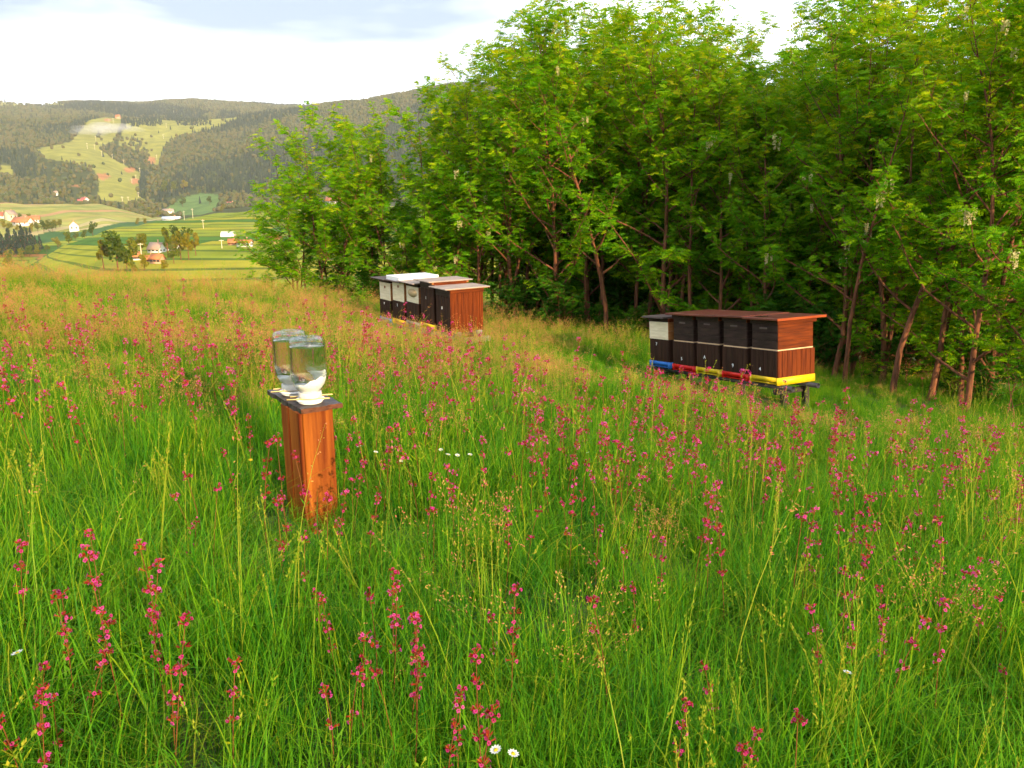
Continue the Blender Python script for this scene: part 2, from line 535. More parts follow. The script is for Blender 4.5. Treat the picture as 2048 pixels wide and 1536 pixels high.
for bx, by, bw, bh in ((300, 322, 12, 9), (205, 352, 16, 5), (205, 356, 9, 3), (150, 371, 10, 3), (260, 340, 12, 5), (270, 362, 9, 6), (215, 240, 7, 3)):
    m_ = (((VPX - bx) / bw) ** 2 + ((VPY - by) / bh) ** 2 < 1) & (RR > 1050)
    cov[m_] = (.34, .16, .07, 1)
cov[(RR < 700) & (VPX < 700)] = (.14, .19, .03, 1)
wild = on_c & inpoly(VPX, VPY, [(60, 475), (100, 462), (160, 465), (240, 445), (330, 440), (330, 480), (100, 520), (0, 540), (0, 500)])
fa = np.where(on_a & (RR < 660), 1.0, 0.0)
fc = np.where(on_c & ~wild & (RR > 680), 1.0, 0.0)
cov[wild] = (.045, .105, .030, 1)
na, nr = VX.shape
i = np.arange(na - 1)[:, None] * nr + np.arange(nr - 1)[None]
Q = np.stack([i, i + nr, i + nr + 1, i + 1], -1).reshape(-1, 4)
Q = Q[:, ::-1]

def M_valley():
    m, t, b = new_mat('valley land')
    b.inputs['Roughness'].default_value = .95
    b.inputs['Specular IOR Level'].default_value = .05
    N, L = t.nodes.new, t.links.new
    geo = N('ShaderNodeNewGeometry')
    sep = N('ShaderNodeSeparateXYZ')
    L(geo.outputs['Position'], sep.inputs[0])
    def attr(n, o='Fac'):
        a = N('ShaderNodeAttribute')
        a.attribute_name = n
        return a.outputs[o]
    def math_(op, a, b_=None, c=None):
        n = N('ShaderNodeMath')
        n.operation = op
        for i_, v in enumerate((a, b_, c)):
            if v is None: continue
            if isinstance(v, (int, float)): n.inputs[i_].default_value = v
            else: L(v, n.inputs[i_])
        return n.outputs[0]
    def noise(scale, detail=4):
        n = N('ShaderNodeTexNoise')
        n.inputs['Scale'].default_value = scale
        n.inputs['Detail'].default_value = detail
        L(geo.outputs['Position'], n.inputs['Vector'])
        return n.outputs['Fac']
    def white(v):
        n = N('ShaderNodeTexWhiteNoise')
        n.noise_dimensions = '1D'
        L(v, n.inputs['W'])
        return n.outputs['Value']
    def mix(f, a, b_):
        n = N('ShaderNodeMix')
        n.data_type = 'RGBA'
        if isinstance(f, (int, float)): n.inputs['Factor'].default_value = f
        else: L(f, n.inputs['Factor'])
        L(a, n.inputs['A'])
        L(b_, n.inputs['B'])
        return n.outputs['Result']
    # strip fields along the contours of the near hill
    w = math_('MULTIPLY_ADD', noise(.006, 1), 3.0, math_('MULTIPLY_ADD', sep.outputs['Y'], .06, sep.outputs['Z']))
    blk = math_('FLOOR', math_('MULTIPLY', sep.outputs['X'], .009))
    s1 = math_('ADD', math_('FLOOR', math_('MULTIPLY', w, .60)), 41.0)
    h1 = white(math_('MULTIPLY_ADD', blk, 3.7, s1))
    ra = ramp(t, [(0, (.06, .14, .015)), (.12, (.20, .24, .018)), (.36, (.29, .27, .022)), (.56, (.11, .19, .018)), (.66, (.25, .26, .02)), (.90, (.30, .14, .04)), (.925, (.22, .25, .02))], 'CONSTANT')
    L(h1, ra.inputs['Fac'])
    fr = math_('FRACT', math_('MULTIPLY', w, .60))
    edge = math_('LESS_THAN', fr, .22)
    dk = ramp(t, [(0, (.035, .085, .012)), (1, (.035, .085, .012))])
    ca = mix(math_('MULTIPLY', edge, .7), ra.outputs['Color'], dk.outputs['Color'])
    # long parcels on the middle field
    d = math_('MULTIPLY_ADD', noise(.006, 2), 60.0, math_('MULTIPLY_ADD', sep.outputs['X'], .82, math_('MULTIPLY', sep.outputs['Y'], -.28)))
    h2 = white(math_('FLOOR', math_('MULTIPLY', d, .07)))
    rc = ramp(t, [(0, (.25, .25, .06)), (.3, (.30, .26, .08)), (.5, (.22, .24, .06)), (.64, (.36, .21, .10)), (.78, (.28, .28, .07)), (.9, (.40, .33, .17))], 'CONSTANT')
    L(h2, rc.inputs['Fac'])
    base = mix(attr('fa'), attr('cover', 'Color'), ca)
    base = mix(attr('fc'), base, rc.outputs['Color'])
    v = ramp(t, [(.3, (.72, .75, .7)), (.7, (1.22, 1.18, 1.1))])
    L(noise(.05, 6), v.inputs['Fac'])
    mu = N('ShaderNodeVectorMath')
    mu.operation = 'MULTIPLY'
    L(base, mu.inputs[0])
    L(v.outputs['Color'], mu.inputs[1])
    L(mu.outputs[0], b.inputs['Base Color'])
    return m
M['valley'] = M_valley()
me = np_mesh('valley', np.stack([VX, VY, VZ], -1).reshape(-1, 3), Q, None, M['valley'], {'cover': cov.reshape(-1, 4), 'fa': fa.ravel(), 'fc': fc.ravel()}, True)
tag(add('valley_terrain', me), 'strip fields, valley and wooded hills beyond the meadow', 'hills', kind='structure')

# ------------------------------------------------------------------ scatter by geometry nodes (only for what nobody could count)
def scatter(name, pts, rot, scl, idx, protos, label, cat):
    me = bpy.data.meshes.new(name + '_points')
    n = len(pts)
    me.vertices.add(n)
    me.vertices.foreach_set('co', np.asarray(pts, np.float32).ravel())
    a = me.attributes.new('rot', 'FLOAT_VECTOR', 'POINT')
    a.data.foreach_set('vector', np.asarray(rot, np.float32).ravel())
    a = me.attributes.new('scl', 'FLOAT_VECTOR', 'POINT')
    a.data.foreach_set('vector', np.asarray(scl, np.float32).ravel())
    a = me.attributes.new('idx', 'INT', 'POINT')
    a.data.foreach_set('value', np.asarray(idx, np.int32))
    o = add(name, me)
    tag(o, label, cat, kind='stuff')
    pc = bpy.data.collections.new(name + '_kinds')
    for k, pm in enumerate(protos):
        po = bpy.data.objects.new('%s_kind_%02d' % (name, k), pm)
        pc.objects.link(po)
    ng = bpy.data.node_groups.new(name + '_scatter', 'GeometryNodeTree')
    ng.interface.new_socket('Geometry', in_out='INPUT', socket_type='NodeSocketGeometry')
    ng.interface.new_socket('Geometry', in_out='OUTPUT', socket_type='NodeSocketGeometry')
    N, L = ng.nodes.new, ng.links.new
    gi, go = N('NodeGroupInput'), N('NodeGroupOutput')
    iop = N('GeometryNodeInstanceOnPoints')
    ci = N('GeometryNodeCollectionInfo')
    ci.inputs['Collection'].default_value = pc
    ci.inputs['Separate Children'].default_value = True
    ci.inputs['Reset Children'].default_value = True
    iop.inputs['Pick Instance'].default_value = True
    def na_(nm, ty):
        x = N('GeometryNodeInputNamedAttribute')
        x.data_type = ty
        x.inputs['Name'].default_value = nm
        return x.outputs['Attribute']
    L(gi.outputs[0], iop.inputs['Points'])
    L(ci.outputs[0], iop.inputs['Instance'])
    L(na_('idx', 'INT'), iop.inputs['Instance Index'])
    L(na_('rot', 'FLOAT_VECTOR'), iop.inputs['Rotation'])
    L(na_('scl', 'FLOAT_VECTOR'), iop.inputs['Scale'])
    L(iop.outputs[0], go.inputs[0])
    mod = o.modifiers.new('scatter', 'NODES')
    mod.node_group = ng
    return o

# ------------------------------------------------------------------ far woods
def blob_tree(seed, conifer=False):
    r_ = np.random.default_rng(seed)
    bm = bmesh.new()
    if conifer:
        bmesh.ops.create_cone(bm, segments=7, radius1=.20, radius2=.01, depth=1.0, cap_ends=True)
        for v in bm.verts:
            v.co.z += .5
            v.co.x += r_.normal(0, .02)
            v.co.y += r_.normal(0, .02)
    else:
        bmesh.ops.create_icosphere(bm, subdivisions=2, radius=.5)
        for v in bm.verts:
            k = 1 + r_.normal(0, .13)
            v.co = Vector((v.co.x * .82 * k, v.co.y * .82 * k, v.co.z * k + .48))
    me = bpy.data.meshes.new('wood')
    bm.to_mesh(me)
    bm.free()
    n = len(me.vertices)
    a = me.attributes.new('v', 'FLOAT', 'POINT')
    a.data.foreach_set('value', r_.random(n).astype(np.float32) * .5 + .25)
    me.materials.append(M['farneedle'] if conifer else M['farleaf'])
    return me
M['farleaf'] = M_leaf('far broadleaf crown', [(0, (.035, .062, .020)), (.35, (.062, .080, .022)), (.7, (.098, .084, .028)), (1, (.102, .108, .024))], 0.02, rnd=.5, spec=.05)
M['farneedle'] = M_leaf('far spruce crown', [(0, (.014, .030, .020)), (1, (.034, .046, .022))], 0.02, rnd=.6, spec=.05)
protos = [blob_tree(s) for s in range(4)] + [blob_tree(9, True), blob_tree(10, True)]
P_, S_, I_ = [], [], []
clear = [ski, upper, leftm, green]
clumps = [  # picture areas inside the clearings that are wooded after all
    [(245, 242), (322, 240), (325, 252), (262, 254)], [(350, 236), (420, 240), (424, 250), (356, 252)],
    [(240, 276), (284, 276), (286, 300), (246, 296)], [(206, 300), (296, 300), (302, 338), (262, 332), (222, 314)],
    [(86, 316), (188, 334), (192, 352), (196, 398), (110, 398), (96, 360)], [(282, 346), (320, 326), (352, 340), (344, 388), (290, 396), (278, 372)],
    [(190, 268), (200, 268), (200, 276), (190, 276)]]
CON_SHADE = [[(296, 404), (330, 372), (360, 345), (430, 322), (520, 306), (540, 400), (450, 385), (380, 385), (330, 410)], [(0, 300), (60, 300), (78, 330), (70, 365), (20, 350), (0, 330)], [(280, 345), (296, 345), (292, 396), (280, 396)], [(445, 225), (480, 225), (480, 236), (430, 240)]]  # first area: dark spruces stand in for the side valley's shadow
def keep_woods(px, py):
    k = np.ones(len(px), bool)
    for c in clear: k &= ~inpoly(px, py, c)
    k |= rng.random(len(px)) < .014
    for ci_, c in enumerate(clumps):
        m_ = inpoly(px, py, c)
        k = np.where(m_, rng.random(len(px)) < (.45 if ci_ == 4 else .8), k)
    return k
# by area of land: radius-weighted random points between 1040 m and the ridge
NF = 80000
fa_ = rng.uniform(CAZ[1] - .15, R(12), NF)
fr_ = np.sqrt(rng.uniform(1020 ** 2, 3260 ** 2, NF))
ai = np.interp(fa_, AZS, np.arange(len(AZS)))
ri = np.interp(fr_, RS, np.arange(len(RS)))
a0, r0 = np.floor(ai).astype(int), np.floor(ri).astype(int)
ta, tr = ai - a0, ri - r0
a1, r1 = np.minimum(a0 + 1, len(AZS) - 1), np.minimum(r0 + 1, len(RS) - 1)
fz_ = (VZ[a0, r0] * (1 - ta) + VZ[a1, r0] * ta) * (1 - tr) + (VZ[a0, r1] * (1 - ta) + VZ[a1, r1] * ta) * tr
fx_, fy_ = fr_ * np.sin(fa_), fr_ * np.cos(fa_)
fpx, fpy = project(fx_, fy_, fz_)
far_ = fr_ > 2200
kp = np.where(far_, (rng.random(NF) > .35) & ~(inpoly(fpx, fpy, topm) & (rng.random(NF) < .9)), keep_woods(fpx, fpy))
kp &= ~((fr_ < 1100) & (fpx < 200) & (rng.random(NF) < .5))
con = (vnoise(fx_, fy_, .006, 6) > .22) != (rng.random(NF) < .12)
for cp in CON_SHADE: con = np.where(inpoly(fpx, fpy, cp), rng.random(NF) < .85, con)
hh = rng.uniform(4.0, 7.0, NF) * np.where(con, 1.5, 1.0) * np.where(fr_ > 2300, 1.35, 1.0)
ww = hh * rng.uniform(.85, 1.2, NF)
P_ = np.stack([fx_, fy_, fz_ - .6], -1)[kp]
S_ = np.stack([ww, ww, hh], -1)[kp]
I_ = np.where(con, rng.integers(4, 6, NF), rng.integers(0, 4, NF))[kp]
rot = np.zeros_like(P_)
rot[:, 2] = rng.uniform(0, 6.28, len(P_))
scatter('distant_woods', P_, rot, np.array(S_), I_, protos, 'brown and dark green woods covering the far hillsides', 'woods')

NTH = ['first', 'second', 'third', 'fourth', 'fifth', 'sixth', 'seventh', 'eighth', 'ninth', 'tenth', 'eleventh', 'twelfth', 'thirteenth', 'fourteenth', 'fifteenth', 'sixteenth', 'seventeenth', 'eighteenth', 'nineteenth']
# ------------------------------------------------------------------ valley trees one can tell apart
def clump_tree(seed, kind):
    """mid-distance tree of unit height: (trunk mesh, crown mesh)"""
    r_ = np.random.default_rng(seed)
    if kind == 'conifer':
        n = 260
        t = r_.random(n) ** .8
        z = .08 + t * .9
        rad = (1 - t) * .20 * np.sqrt(r_.random(n)) + .01
        a = r_.uniform(0, 6.28, n)
        C = np.stack([rad * np.cos(a), rad * np.sin(a), z], -1)
        s = .05 * (1.15 - t * .7)
    else:
        n = 420
        nl = 7
        lc = np.stack([r_.normal(0, .14, nl), r_.normal(0, .14, nl), r_.uniform(.34, .84, nl)], -1)
        lr = r_.uniform(.13, .22, nl) * (1.1 if kind == 'round' else .85)
        w = r_.integers(0, nl, n)
        d = r_.normal(0, 1, (n, 3))
        d /= np.linalg.norm(d, axis=1, keepdims=True)
        C = lc[w] + d * lr[w][:, None] * r_.uniform(.6, 1.05, n)[:, None]
        C[:, 2] = np.clip(C[:, 2], .1, 1)
        if kind == 'tall': C[:, :2] *= .62
        s = np.full(n, .05)
    U = r_.normal(0, 1, (n, 3))
    U /= np.linalg.norm(U, axis=1, keepdims=True)
    W = np.cross(U, r_.normal(0, 1, (n, 3)))
    W /= np.linalg.norm(W, axis=1, keepdims=True)
    s = s[:, None] * r_.uniform(.7, 1.4, (n, 1))
    V = np.stack([C - U * s, C + W * s * .8, C + U * s, C - W * s * .8], 1).reshape(-1, 3)
    Q = np.arange(n * 4).reshape(-1, 4)
    v = np.repeat(r_.random(n) * .6 + .2, 4)
    crown = np_mesh('crown', V, Q, None, M['needle'] if kind == 'conifer' else M['leaf_mid'], {'v': v})
    tv, tq = tubes([np.array([[0, 0, -.05], [.01, 0, .3], [0, .01, .75]])], [np.array([.022, .016, .006])], 5)
    return np_mesh('trunk', tv, tq, None, M['bark']), crown
MT = {k: [clump_tree(s + 50, k) for s in range(2)] for k in ('round', 'tall', 'conifer')}
MIDN = {'round': 'valley_tree', 'tall': 'valley_tree', 'conifer': 'spruce_tree'}
def mid_tree(px, py, hpx, kind, label, group):
    p, r_ = valley_point(px, py)
    h = hpx / FPX * r_ * (.88 if kind != 'conifer' else 1)
    t = thing(MIDN[kind], label, 'tree', p, rng.uniform(0, 6.28), group)
    t.scale = (h * rng.uniform(.85, 1.1), h * rng.uniform(.85, 1.1), h)
    tr_, cr_ = MT[kind][rng.integers(0, 2)]
    add('trunk', tr_, t)
    add('crown', cr_, t)
FARM = 'trees around the farm below the strip fields'
for px, py, h, k, lb in (
    (208, 540, 62, 'tall', 'slim olive tree at the left end of the farm grove'), (236, 542, 78, 'round', 'large round olive tree left of the farm roofs'),
    (262, 532, 54, 'round', 'golden round tree just left of the red-roofed farm shed'), (254, 541, 44, 'round', 'low round bush below the large olive farm tree'),
    (284, 508, 42, 'round', 'golden tree standing above the farm shed'), (268, 504, 30, 'round', 'small tree on the field edge above the farm grove'),
    (290, 541, 34, 'round', 'yellowish bush in front of the farm cottage'), (266, 548, 26, 'round', 'small yellow bush below the farm shed'),
    (336, 508, 54, 'tall', 'narrow dark tree between the two farmhouse roofs'), (352, 490, 40, 'round', 'yellow-topped tree behind the farmhouse'),
    (372, 500, 46, 'round', 'brownish round tree right of the farmhouse'), (362, 520, 62, 'tall', 'tall slim tree beside the field track'),
    (378, 520, 58, 'tall', 'second slim tree along the field track'), (392, 512, 50, 'tall', 'rightmost slim tree along the field track'),
    (348, 528, 40, 'round', 'round tree below the red farmhouse roof'), (330, 545, 26, 'round', 'round bush right of the farm cottage')):
    mid_tree(px, py, h, k, lb, FARM)
HEDGE = 'bushes along the edge of the strip-field hill'
for px, py, h, k, lb in (
    (22, 542, 40, 'round', 'bright round tree at the foot of the strip field, far left'), (44, 521, 24, 'round', 'orange-tinted bush in front of the dark spruces'),
    (60, 516, 24, 'round', 'reddish bush right of the orange-tinted bush'), (76, 511, 22, 'round', 'round bush at the right end of the bush row'),
    (94, 505, 15, 'round', 'small flat bush on the hill edge'), (116, 497, 22, 'round', 'yellowish bush on the middle of the hill edge'),
    (138, 488, 24, 'round', 'dull green tree below the white gabled house'), (152, 482, 18, 'round', 'dark bush right of the dull green tree'),
    (186, 472, 28, 'round', 'bright yellow-green round tree on the hill edge'), (170, 478, 18, 'round', 'small bush left of the bright round tree'),
    (276, 450, 14, 'round', 'flat olive bush at the top edge of the strip fields'), (290, 449, 13, 'round', 'second flat bush at the strip field top')):
    mid_tree(px, py, h, k, lb, HEDGE)
SPR = 'dark spruces in the valley corner'
for n_, px in enumerate((2, 10, 17, 24, 31, 38, 45, 52, 59, 66, 74, 82, 6, 20, 34, 48)):
    mid_tree(px, 514 - px * .12 - (n_ > 11) * 6 + rng.uniform(-2, 2), rng.uniform(34, 46) - max(0, px - 60) * .5, 'conifer', 'dark spruce in the stand left of the strip-field hill, %s from the left' % ['first', 'third', 'fourth', 'sixth', 'seventh', 'ninth', 'tenth', 'twelfth', 'thirteenth', 'fourteenth', 'fifteenth', 'sixteenth', 'second', 'fifth', 'eighth', 'eleventh'][n_], SPR)
VIL = 'trees around the hamlet'
for n_, (px, py, h) in enumerate(((8, 458, 18), (20, 462, 16), (36, 466, 16), (40, 437, 10), (50, 468, 14), (60, 440, 12), (64, 466, 18), (76, 465, 20), (88, 464, 22), (98, 462, 22), (106, 464, 20), (112, 458, 18), (120, 455, 16))):
    mid_tree(px, py, h, 'round', 'small round tree among the hamlet houses, %s from the left' % NTH[n_], VIL)
for n_, (px, py, h) in enumerate(((282, 420, 14), (300, 432, 18), (316, 436, 16), (330, 388, 26), (350, 386, 24), (366, 414, 20), (368, 382, 22), (420, 410, 18), (446, 424, 16))):
    mid_tree(px, py, h, 'round', 'round tree on the far valley floor, %s from the left' % NTH[n_], 'trees on the valley floor')

# ------------------------------------------------------------------ houses
def wallmat(n, c): return M_plain(n, tuple(x * .9 for x in c), c, .8, .5)
W_ = {'white': wallmat('white render', (.74, .72, .68)), 'cream': wallmat('cream render', (.70, .60, .40)), 'grey': wallmat('grey render', (.42, .38, .36)), 'pink': wallmat('bare brick wall', (.55, .30, .18))}
R_ = {'red': wallmat('red roof tiles', (.42, .10, .05)), 'orange': wallmat('orange roof tiles', (.50, .17, .06)), 'brown': wallmat('weathered roof tiles', (.36, .25, .19)), 'dark': wallmat('dark red tiles', (.26, .08, .06)), 'blue': wallmat('pale sheet roof', (.55, .62, .68)), 'pinkr': wallmat('faded red tiles', (.48, .12, .10))}
M['pane'] = M_plain('dark window glass', (.03, .035, .04), None, .15, spec=.5)
HOUSE_N = 0
def house(px, py, wpx, ratio, hpx, rpx, yaw, wall, roof, label, name='farm_house'):
    p, r_ = valley_point(px, py)
    k = r_ / FPX
    w, h, rh = wpx * k, hpx * k, rpx * k
    d = w * ratio
    t = thing(name, label, 'house', p, R(yaw), 'houses in the valley')
    hw, hd = w / 2, d / 2
    V = [(-hw, -hd, -2), (hw, -hd, -2), (hw, hd, -2), (-hw, hd, -2), (-hw, -hd, h), (hw, -hd, h), (hw, hd, h), (-hw, hd, h), (-hw, 0, h + rh), (hw, 0, h + rh)]
    me = np_mesh('wall', V, [(0, 1, 5, 4), (1, 2, 6, 5), (2, 3, 7, 6), (3, 0, 4, 7)], [(5, 6, 9), (7, 4, 8)], W_[wall])
    add('wall', me, t)
    o = .06 * w
    e = h - .12 * rh
    V = [(-hw - o, -hd - o, e), (hw + o, -hd - o, e), (hw + o, 0, h + rh + .1), (-hw - o, 0, h + rh + .1), (-hw - o, hd + o, e), (hw + o, hd + o, e)]
    V += [(x, y, z + .25) for x, y, z in V]
    me = np_mesh('roof', V, [(0, 1, 2, 3), (3, 2, 5, 4), (7, 6, 9, 8), (8, 9, 10, 11), (0, 6, 7, 1), (4, 5, 11, 10), (1, 7, 8, 2), (2, 8, 11, 5), (3, 9, 6, 0), (4, 10, 9, 3)], None, R_[roof])
    ro = add('roof', me, t)
    cs = .07 * w
    add('chimney', boxes_me('chimney', [(hw * .3, -cs / 2, h + rh * .5, cs, cs, rh * .5 + 1.2)], W_['pink']), ro)
    if wpx >= 13:
        n = 3 if w > d else 2
        for i_ in range(n):
            x = -hw + w * (i_ + .5) / n
            add('window', boxes_me('window', [(x - .45, -hd - .06, h * .45, .9, .08, h * .38)], M['pane']), t)
        for y in (-hd * .45, hd * .45):
            add('window', boxes_me('window', [(hw - .02, y - .4, h * .45, .08, .8, h * .38)], M['pane']), t)
    return t
house(47, 451, 30, .5, 6, 7, -12, 'white', 'orange', 'long white farmhouse with an orange roof in the hamlet at far left')
house(22, 441, 13, 1.2, 10, 6, 62, 'cream', 'brown', 'cream gabled house left of the long orange-roofed farmhouse')
house(70, 446, 15, 1.0, 6, 5, 25, 'white', 'orange', 'small white house right of the long orange-roofed farmhouse')
house(4, 436, 14, .7, 4, 5, -8, 'white', 'red', 'red-roofed house cut by the left edge of the picture')
house(149, 462, 16, .9, 9, 7, -62, 'white', 'orange', 'white gabled house with orange roof standing alone above the hill edge')
house(170, 407, 13, .9, 5, 5, -30, 'white', 'pinkr', 'small white house with pinkish red roof below the ski slope')
house(161, 407, 8, .8, 3, 4, 10, 'white', 'pinkr', 'low red-roofed annex left of the white house below the ski slope', 'shed')
house(112, 391, 6, .9, 4, 3, 0, 'white', 'brown', 'tiny white house in the woods left of the ski slope')
house(337, 426, 18, .45, 4, 3, -5, 'white', 'brown', 'long low pale house on the shaded valley floor')
house(344, 440, 30, .4, 2.5, 3, -4, 'white', 'blue', 'long barn with pale blue sheet roof behind the strip-field crest', 'barn')
house(463, 413, 14, .8, 4, 4, 15, 'white', 'pinkr', 'red-roofed house on the shaded green patch', )
house(449, 417, 9, .9, 3, 4, -15, 'grey', 'dark', 'small dark-roofed shed left of the red-roofed house', 'shed')
house(314, 505, 24, .8, 6, 10, -14, 'white', 'brown', 'farmhouse with broad weathered brown roof in the grove')
house(345, 501, 20, .7, 6, 7, -10, 'white', 'dark', 'white farmhouse with dark red roof right of the brown roof')
house(273, 520, 14, .9, 6, 7, 35, 'white', 'orange', 'small white farm shed with orange roof at the left of the farm', 'shed')
house(300, 524, 14, .9, 4, 6, 20, 'pink', 'orange', 'left brick wing of the orange-roofed farm cottage', 'shed')
house(316, 527, 22, .7, 8, 7, -16, 'pink', 'orange', 'brick farm cottage with orange roof in front of the grove')
house(490, 493, 26, .5, 7, 4, -6, 'white', 'orange', 'long white farmhouse half hidden by the leftmost locust tree')
house(466, 490, 16, .7, 4, 6, 14, 'pink', 'orange', 'orange-roofed barn left of the half hidden farmhouse', 'barn')
house(552, 486, 18, .8, 7, 7, -20, 'pink', 'orange', 'orange-roofed house glimpsed through the leftmost locust trees')
house(672, 410, 34, .5, 8, 7, -10, 'white', 'orange', 'white house with orange roof glimpsed between the locust trunks')
house(236, 237, 7, .7, 3, 3, 0, 'pink', 'orange', 'tiny orange hut at the top of the ski slope', 'hut')

# white plastic tunnel on the field, poles and lift pylons
p, r_ = valley_point(457, 473)
k = r_ / FPX
a = np.linspace(0, math.pi, 9)
V = [(x, 2.4 * math.cos(t_), 2.0 * math.sin(t_)) for x in (-12 * k, 12 * k) for t_ in a]
Q = [(i_, i_ + 1, i_ + 10, i_ + 9) for i_ in range(8)]
tun = thing('plastic_tunnel', 'low white plastic tunnel on the slope beside the locust trees', 'greenhouse', p, R(8))
add('cover', np_mesh('cover', V, Q, None, W_['white'], smooth_sh=True), tun)
add('end_wall', np_mesh('end_wall', V[:9], None, [(0, i_ + 1, i_) for i_ in range(1, 8)], W_['white']), tun)
M['polewood'] = M_plain('pale pole', (.55, .48, .34), (.66, .58, .42), .8, 2)
def pole(px, py, hpx, label, name, group, arm=True):
    p, r_ = valley_point(px, py)
    h = hpx / FPX * r_
    t = thing(name, label, 'pole', p, R(20), group)
    w = .16 if r_ < 900 else .32
    tv, tq = tubes([np.array([[0, 0, -.5], [0, 0, h]])], [np.array([w, w * .7])], 6)
    add('shaft', np_mesh('shaft', tv, tq, None, M['polewood']), t)
    if arm: add('crossarm', boxes_me('crossarm', [(-w * 5, -w * .6, h * .88, w * 10, w * 1.2, w * 1.2)], M['polewood']), t)
for px, py, h, lb in ((369, 440, 16, 'left one of two power poles at the strip field crest'), (386, 437, 18, 'right one of two power poles at the strip field crest'), (407, 457, 16, 'pale power pole standing in the strip field'), (283, 511, 22, 'pale power pole beside the farm shed'), (444, 497, 16, 'pale power pole left of the orange-roofed barn')):
    pole(px, py, h, lb, 'power_pole', 'power poles in the fields')
for n_, (px, py, h) in enumerate(sorted(((227, 247, 9), (219, 251, 10), (205, 268, 9), (192, 282, 8), (175, 298, 10), (190, 300, 9), (204, 312, 8), (225, 317, 7), (248, 329, 8), (280, 346, 9), (272, 358, 7), (264, 366, 7), (277, 394, 8), (245, 404, 9), (257, 404, 9), (348, 231, 8), (333, 256, 8), (327, 278, 8), (314, 320, 9)), key=lambda q: q[1])):
    pole(px, py, h, 'pale lift pylon on the far clearing, %s from the top' % NTH[n_], 'lift_pylon', 'lift pylons on the far clearing')
# ------------------------------------------------------------------ beehives
def frame_matrix(o, ex, ey):
    ex = Vector(ex).normalized()
    ey = Vector(ey).normalized()
    ez = ex.cross(ey).normalized()
    ey = ez.cross(ex)
    m = Matrix((ex, ey, ez)).transposed().to_4x4()
    m.translation = Vector(o)
    return m

def text_mesh(ch, size, mat):
    cu = bpy.data.curves.new('num', 'FONT')
    cu.body = ch
    cu.size = size
    cu.extrude = .0015
    ob = bpy.data.objects.new('num', cu)
    COL.objects.link(ob)
    bpy.context.view_layer.update()
    dg = bpy.context.evaluated_depsgraph_get()
    me = bpy.data.meshes.new_from_object(ob.evaluated_get(dg))
    bpy.data.objects.remove(ob)
    me.materials.clear()
    me.materials.append(mat)
    return me

def planks_v(parent, x0, x1, y, z0, z1, n, th, mat, axis):
    """n upright boards side by side; axis 'x' = on the front, 'y' = on the near side"""
    w = (x1 - x0) / n
    for i_ in range(n):
        j = random.uniform(-.0008, .0012)
        if axis == 'x': box('plank', parent, x0 + i_ * w + .0015, y - th - j, z0, w - .003, th, z1 - z0, mat, .002)
        else: box('plank', parent, y + j, x0 + i_ * w + .0015, z0, th, w - .003, z1 - z0, mat, .002)

def planks_h(parent, x0, x1, y, z0, z1, n, th, mat, axis):
    w = (z1 - z0) / n
    for i_ in range(n):
        j = random.uniform(-.0008, .0012)
        if axis == 'x': box('plank', parent, x0, y - th - j, z0 + i_ * w + .001, x1 - x0, th, w - .002, mat, .002)
        else: box('plank', parent, y + j, x0, z0 + i_ * w + .001, th, x1 - x0, w - .002, mat, .002)

HW, HD = .40, .52
def bottom_board(t, col, z=0, h=.078):
    th = .022
    L = [(0, .0, z, th, HD, h), (HW - th, .0, z, th, HD, h), (th, HD - th, z, HW - 2 * th, th, h), (th, .004, z + h * .42, HW - 2 * th, th, h * .58), (th, th, z + .004, HW - 2 * th, HD - 2 * th, .012)]
    add('bottom_board', boxes_me('bottom_board', L, M[col]), t)

def number(t, ch, x, z, y, size=.055):
    if not ch: return
    o = add('number', text_mesh(ch, size, M['number']), t, (x, y, z))
    o.rotation_euler = (math.pi / 2, 0, 0)

def roof(t, x, y, z, sx, sy, mat, edge=None, th=.022):
    o = box('roof', t, x, y, z, sx, sy, th, M[mat], .003)
    if edge:
        box('roof_edge', o, sx + .0005, 0, -.003, .014, sy, th + .003, M[edge], .002)
    return o

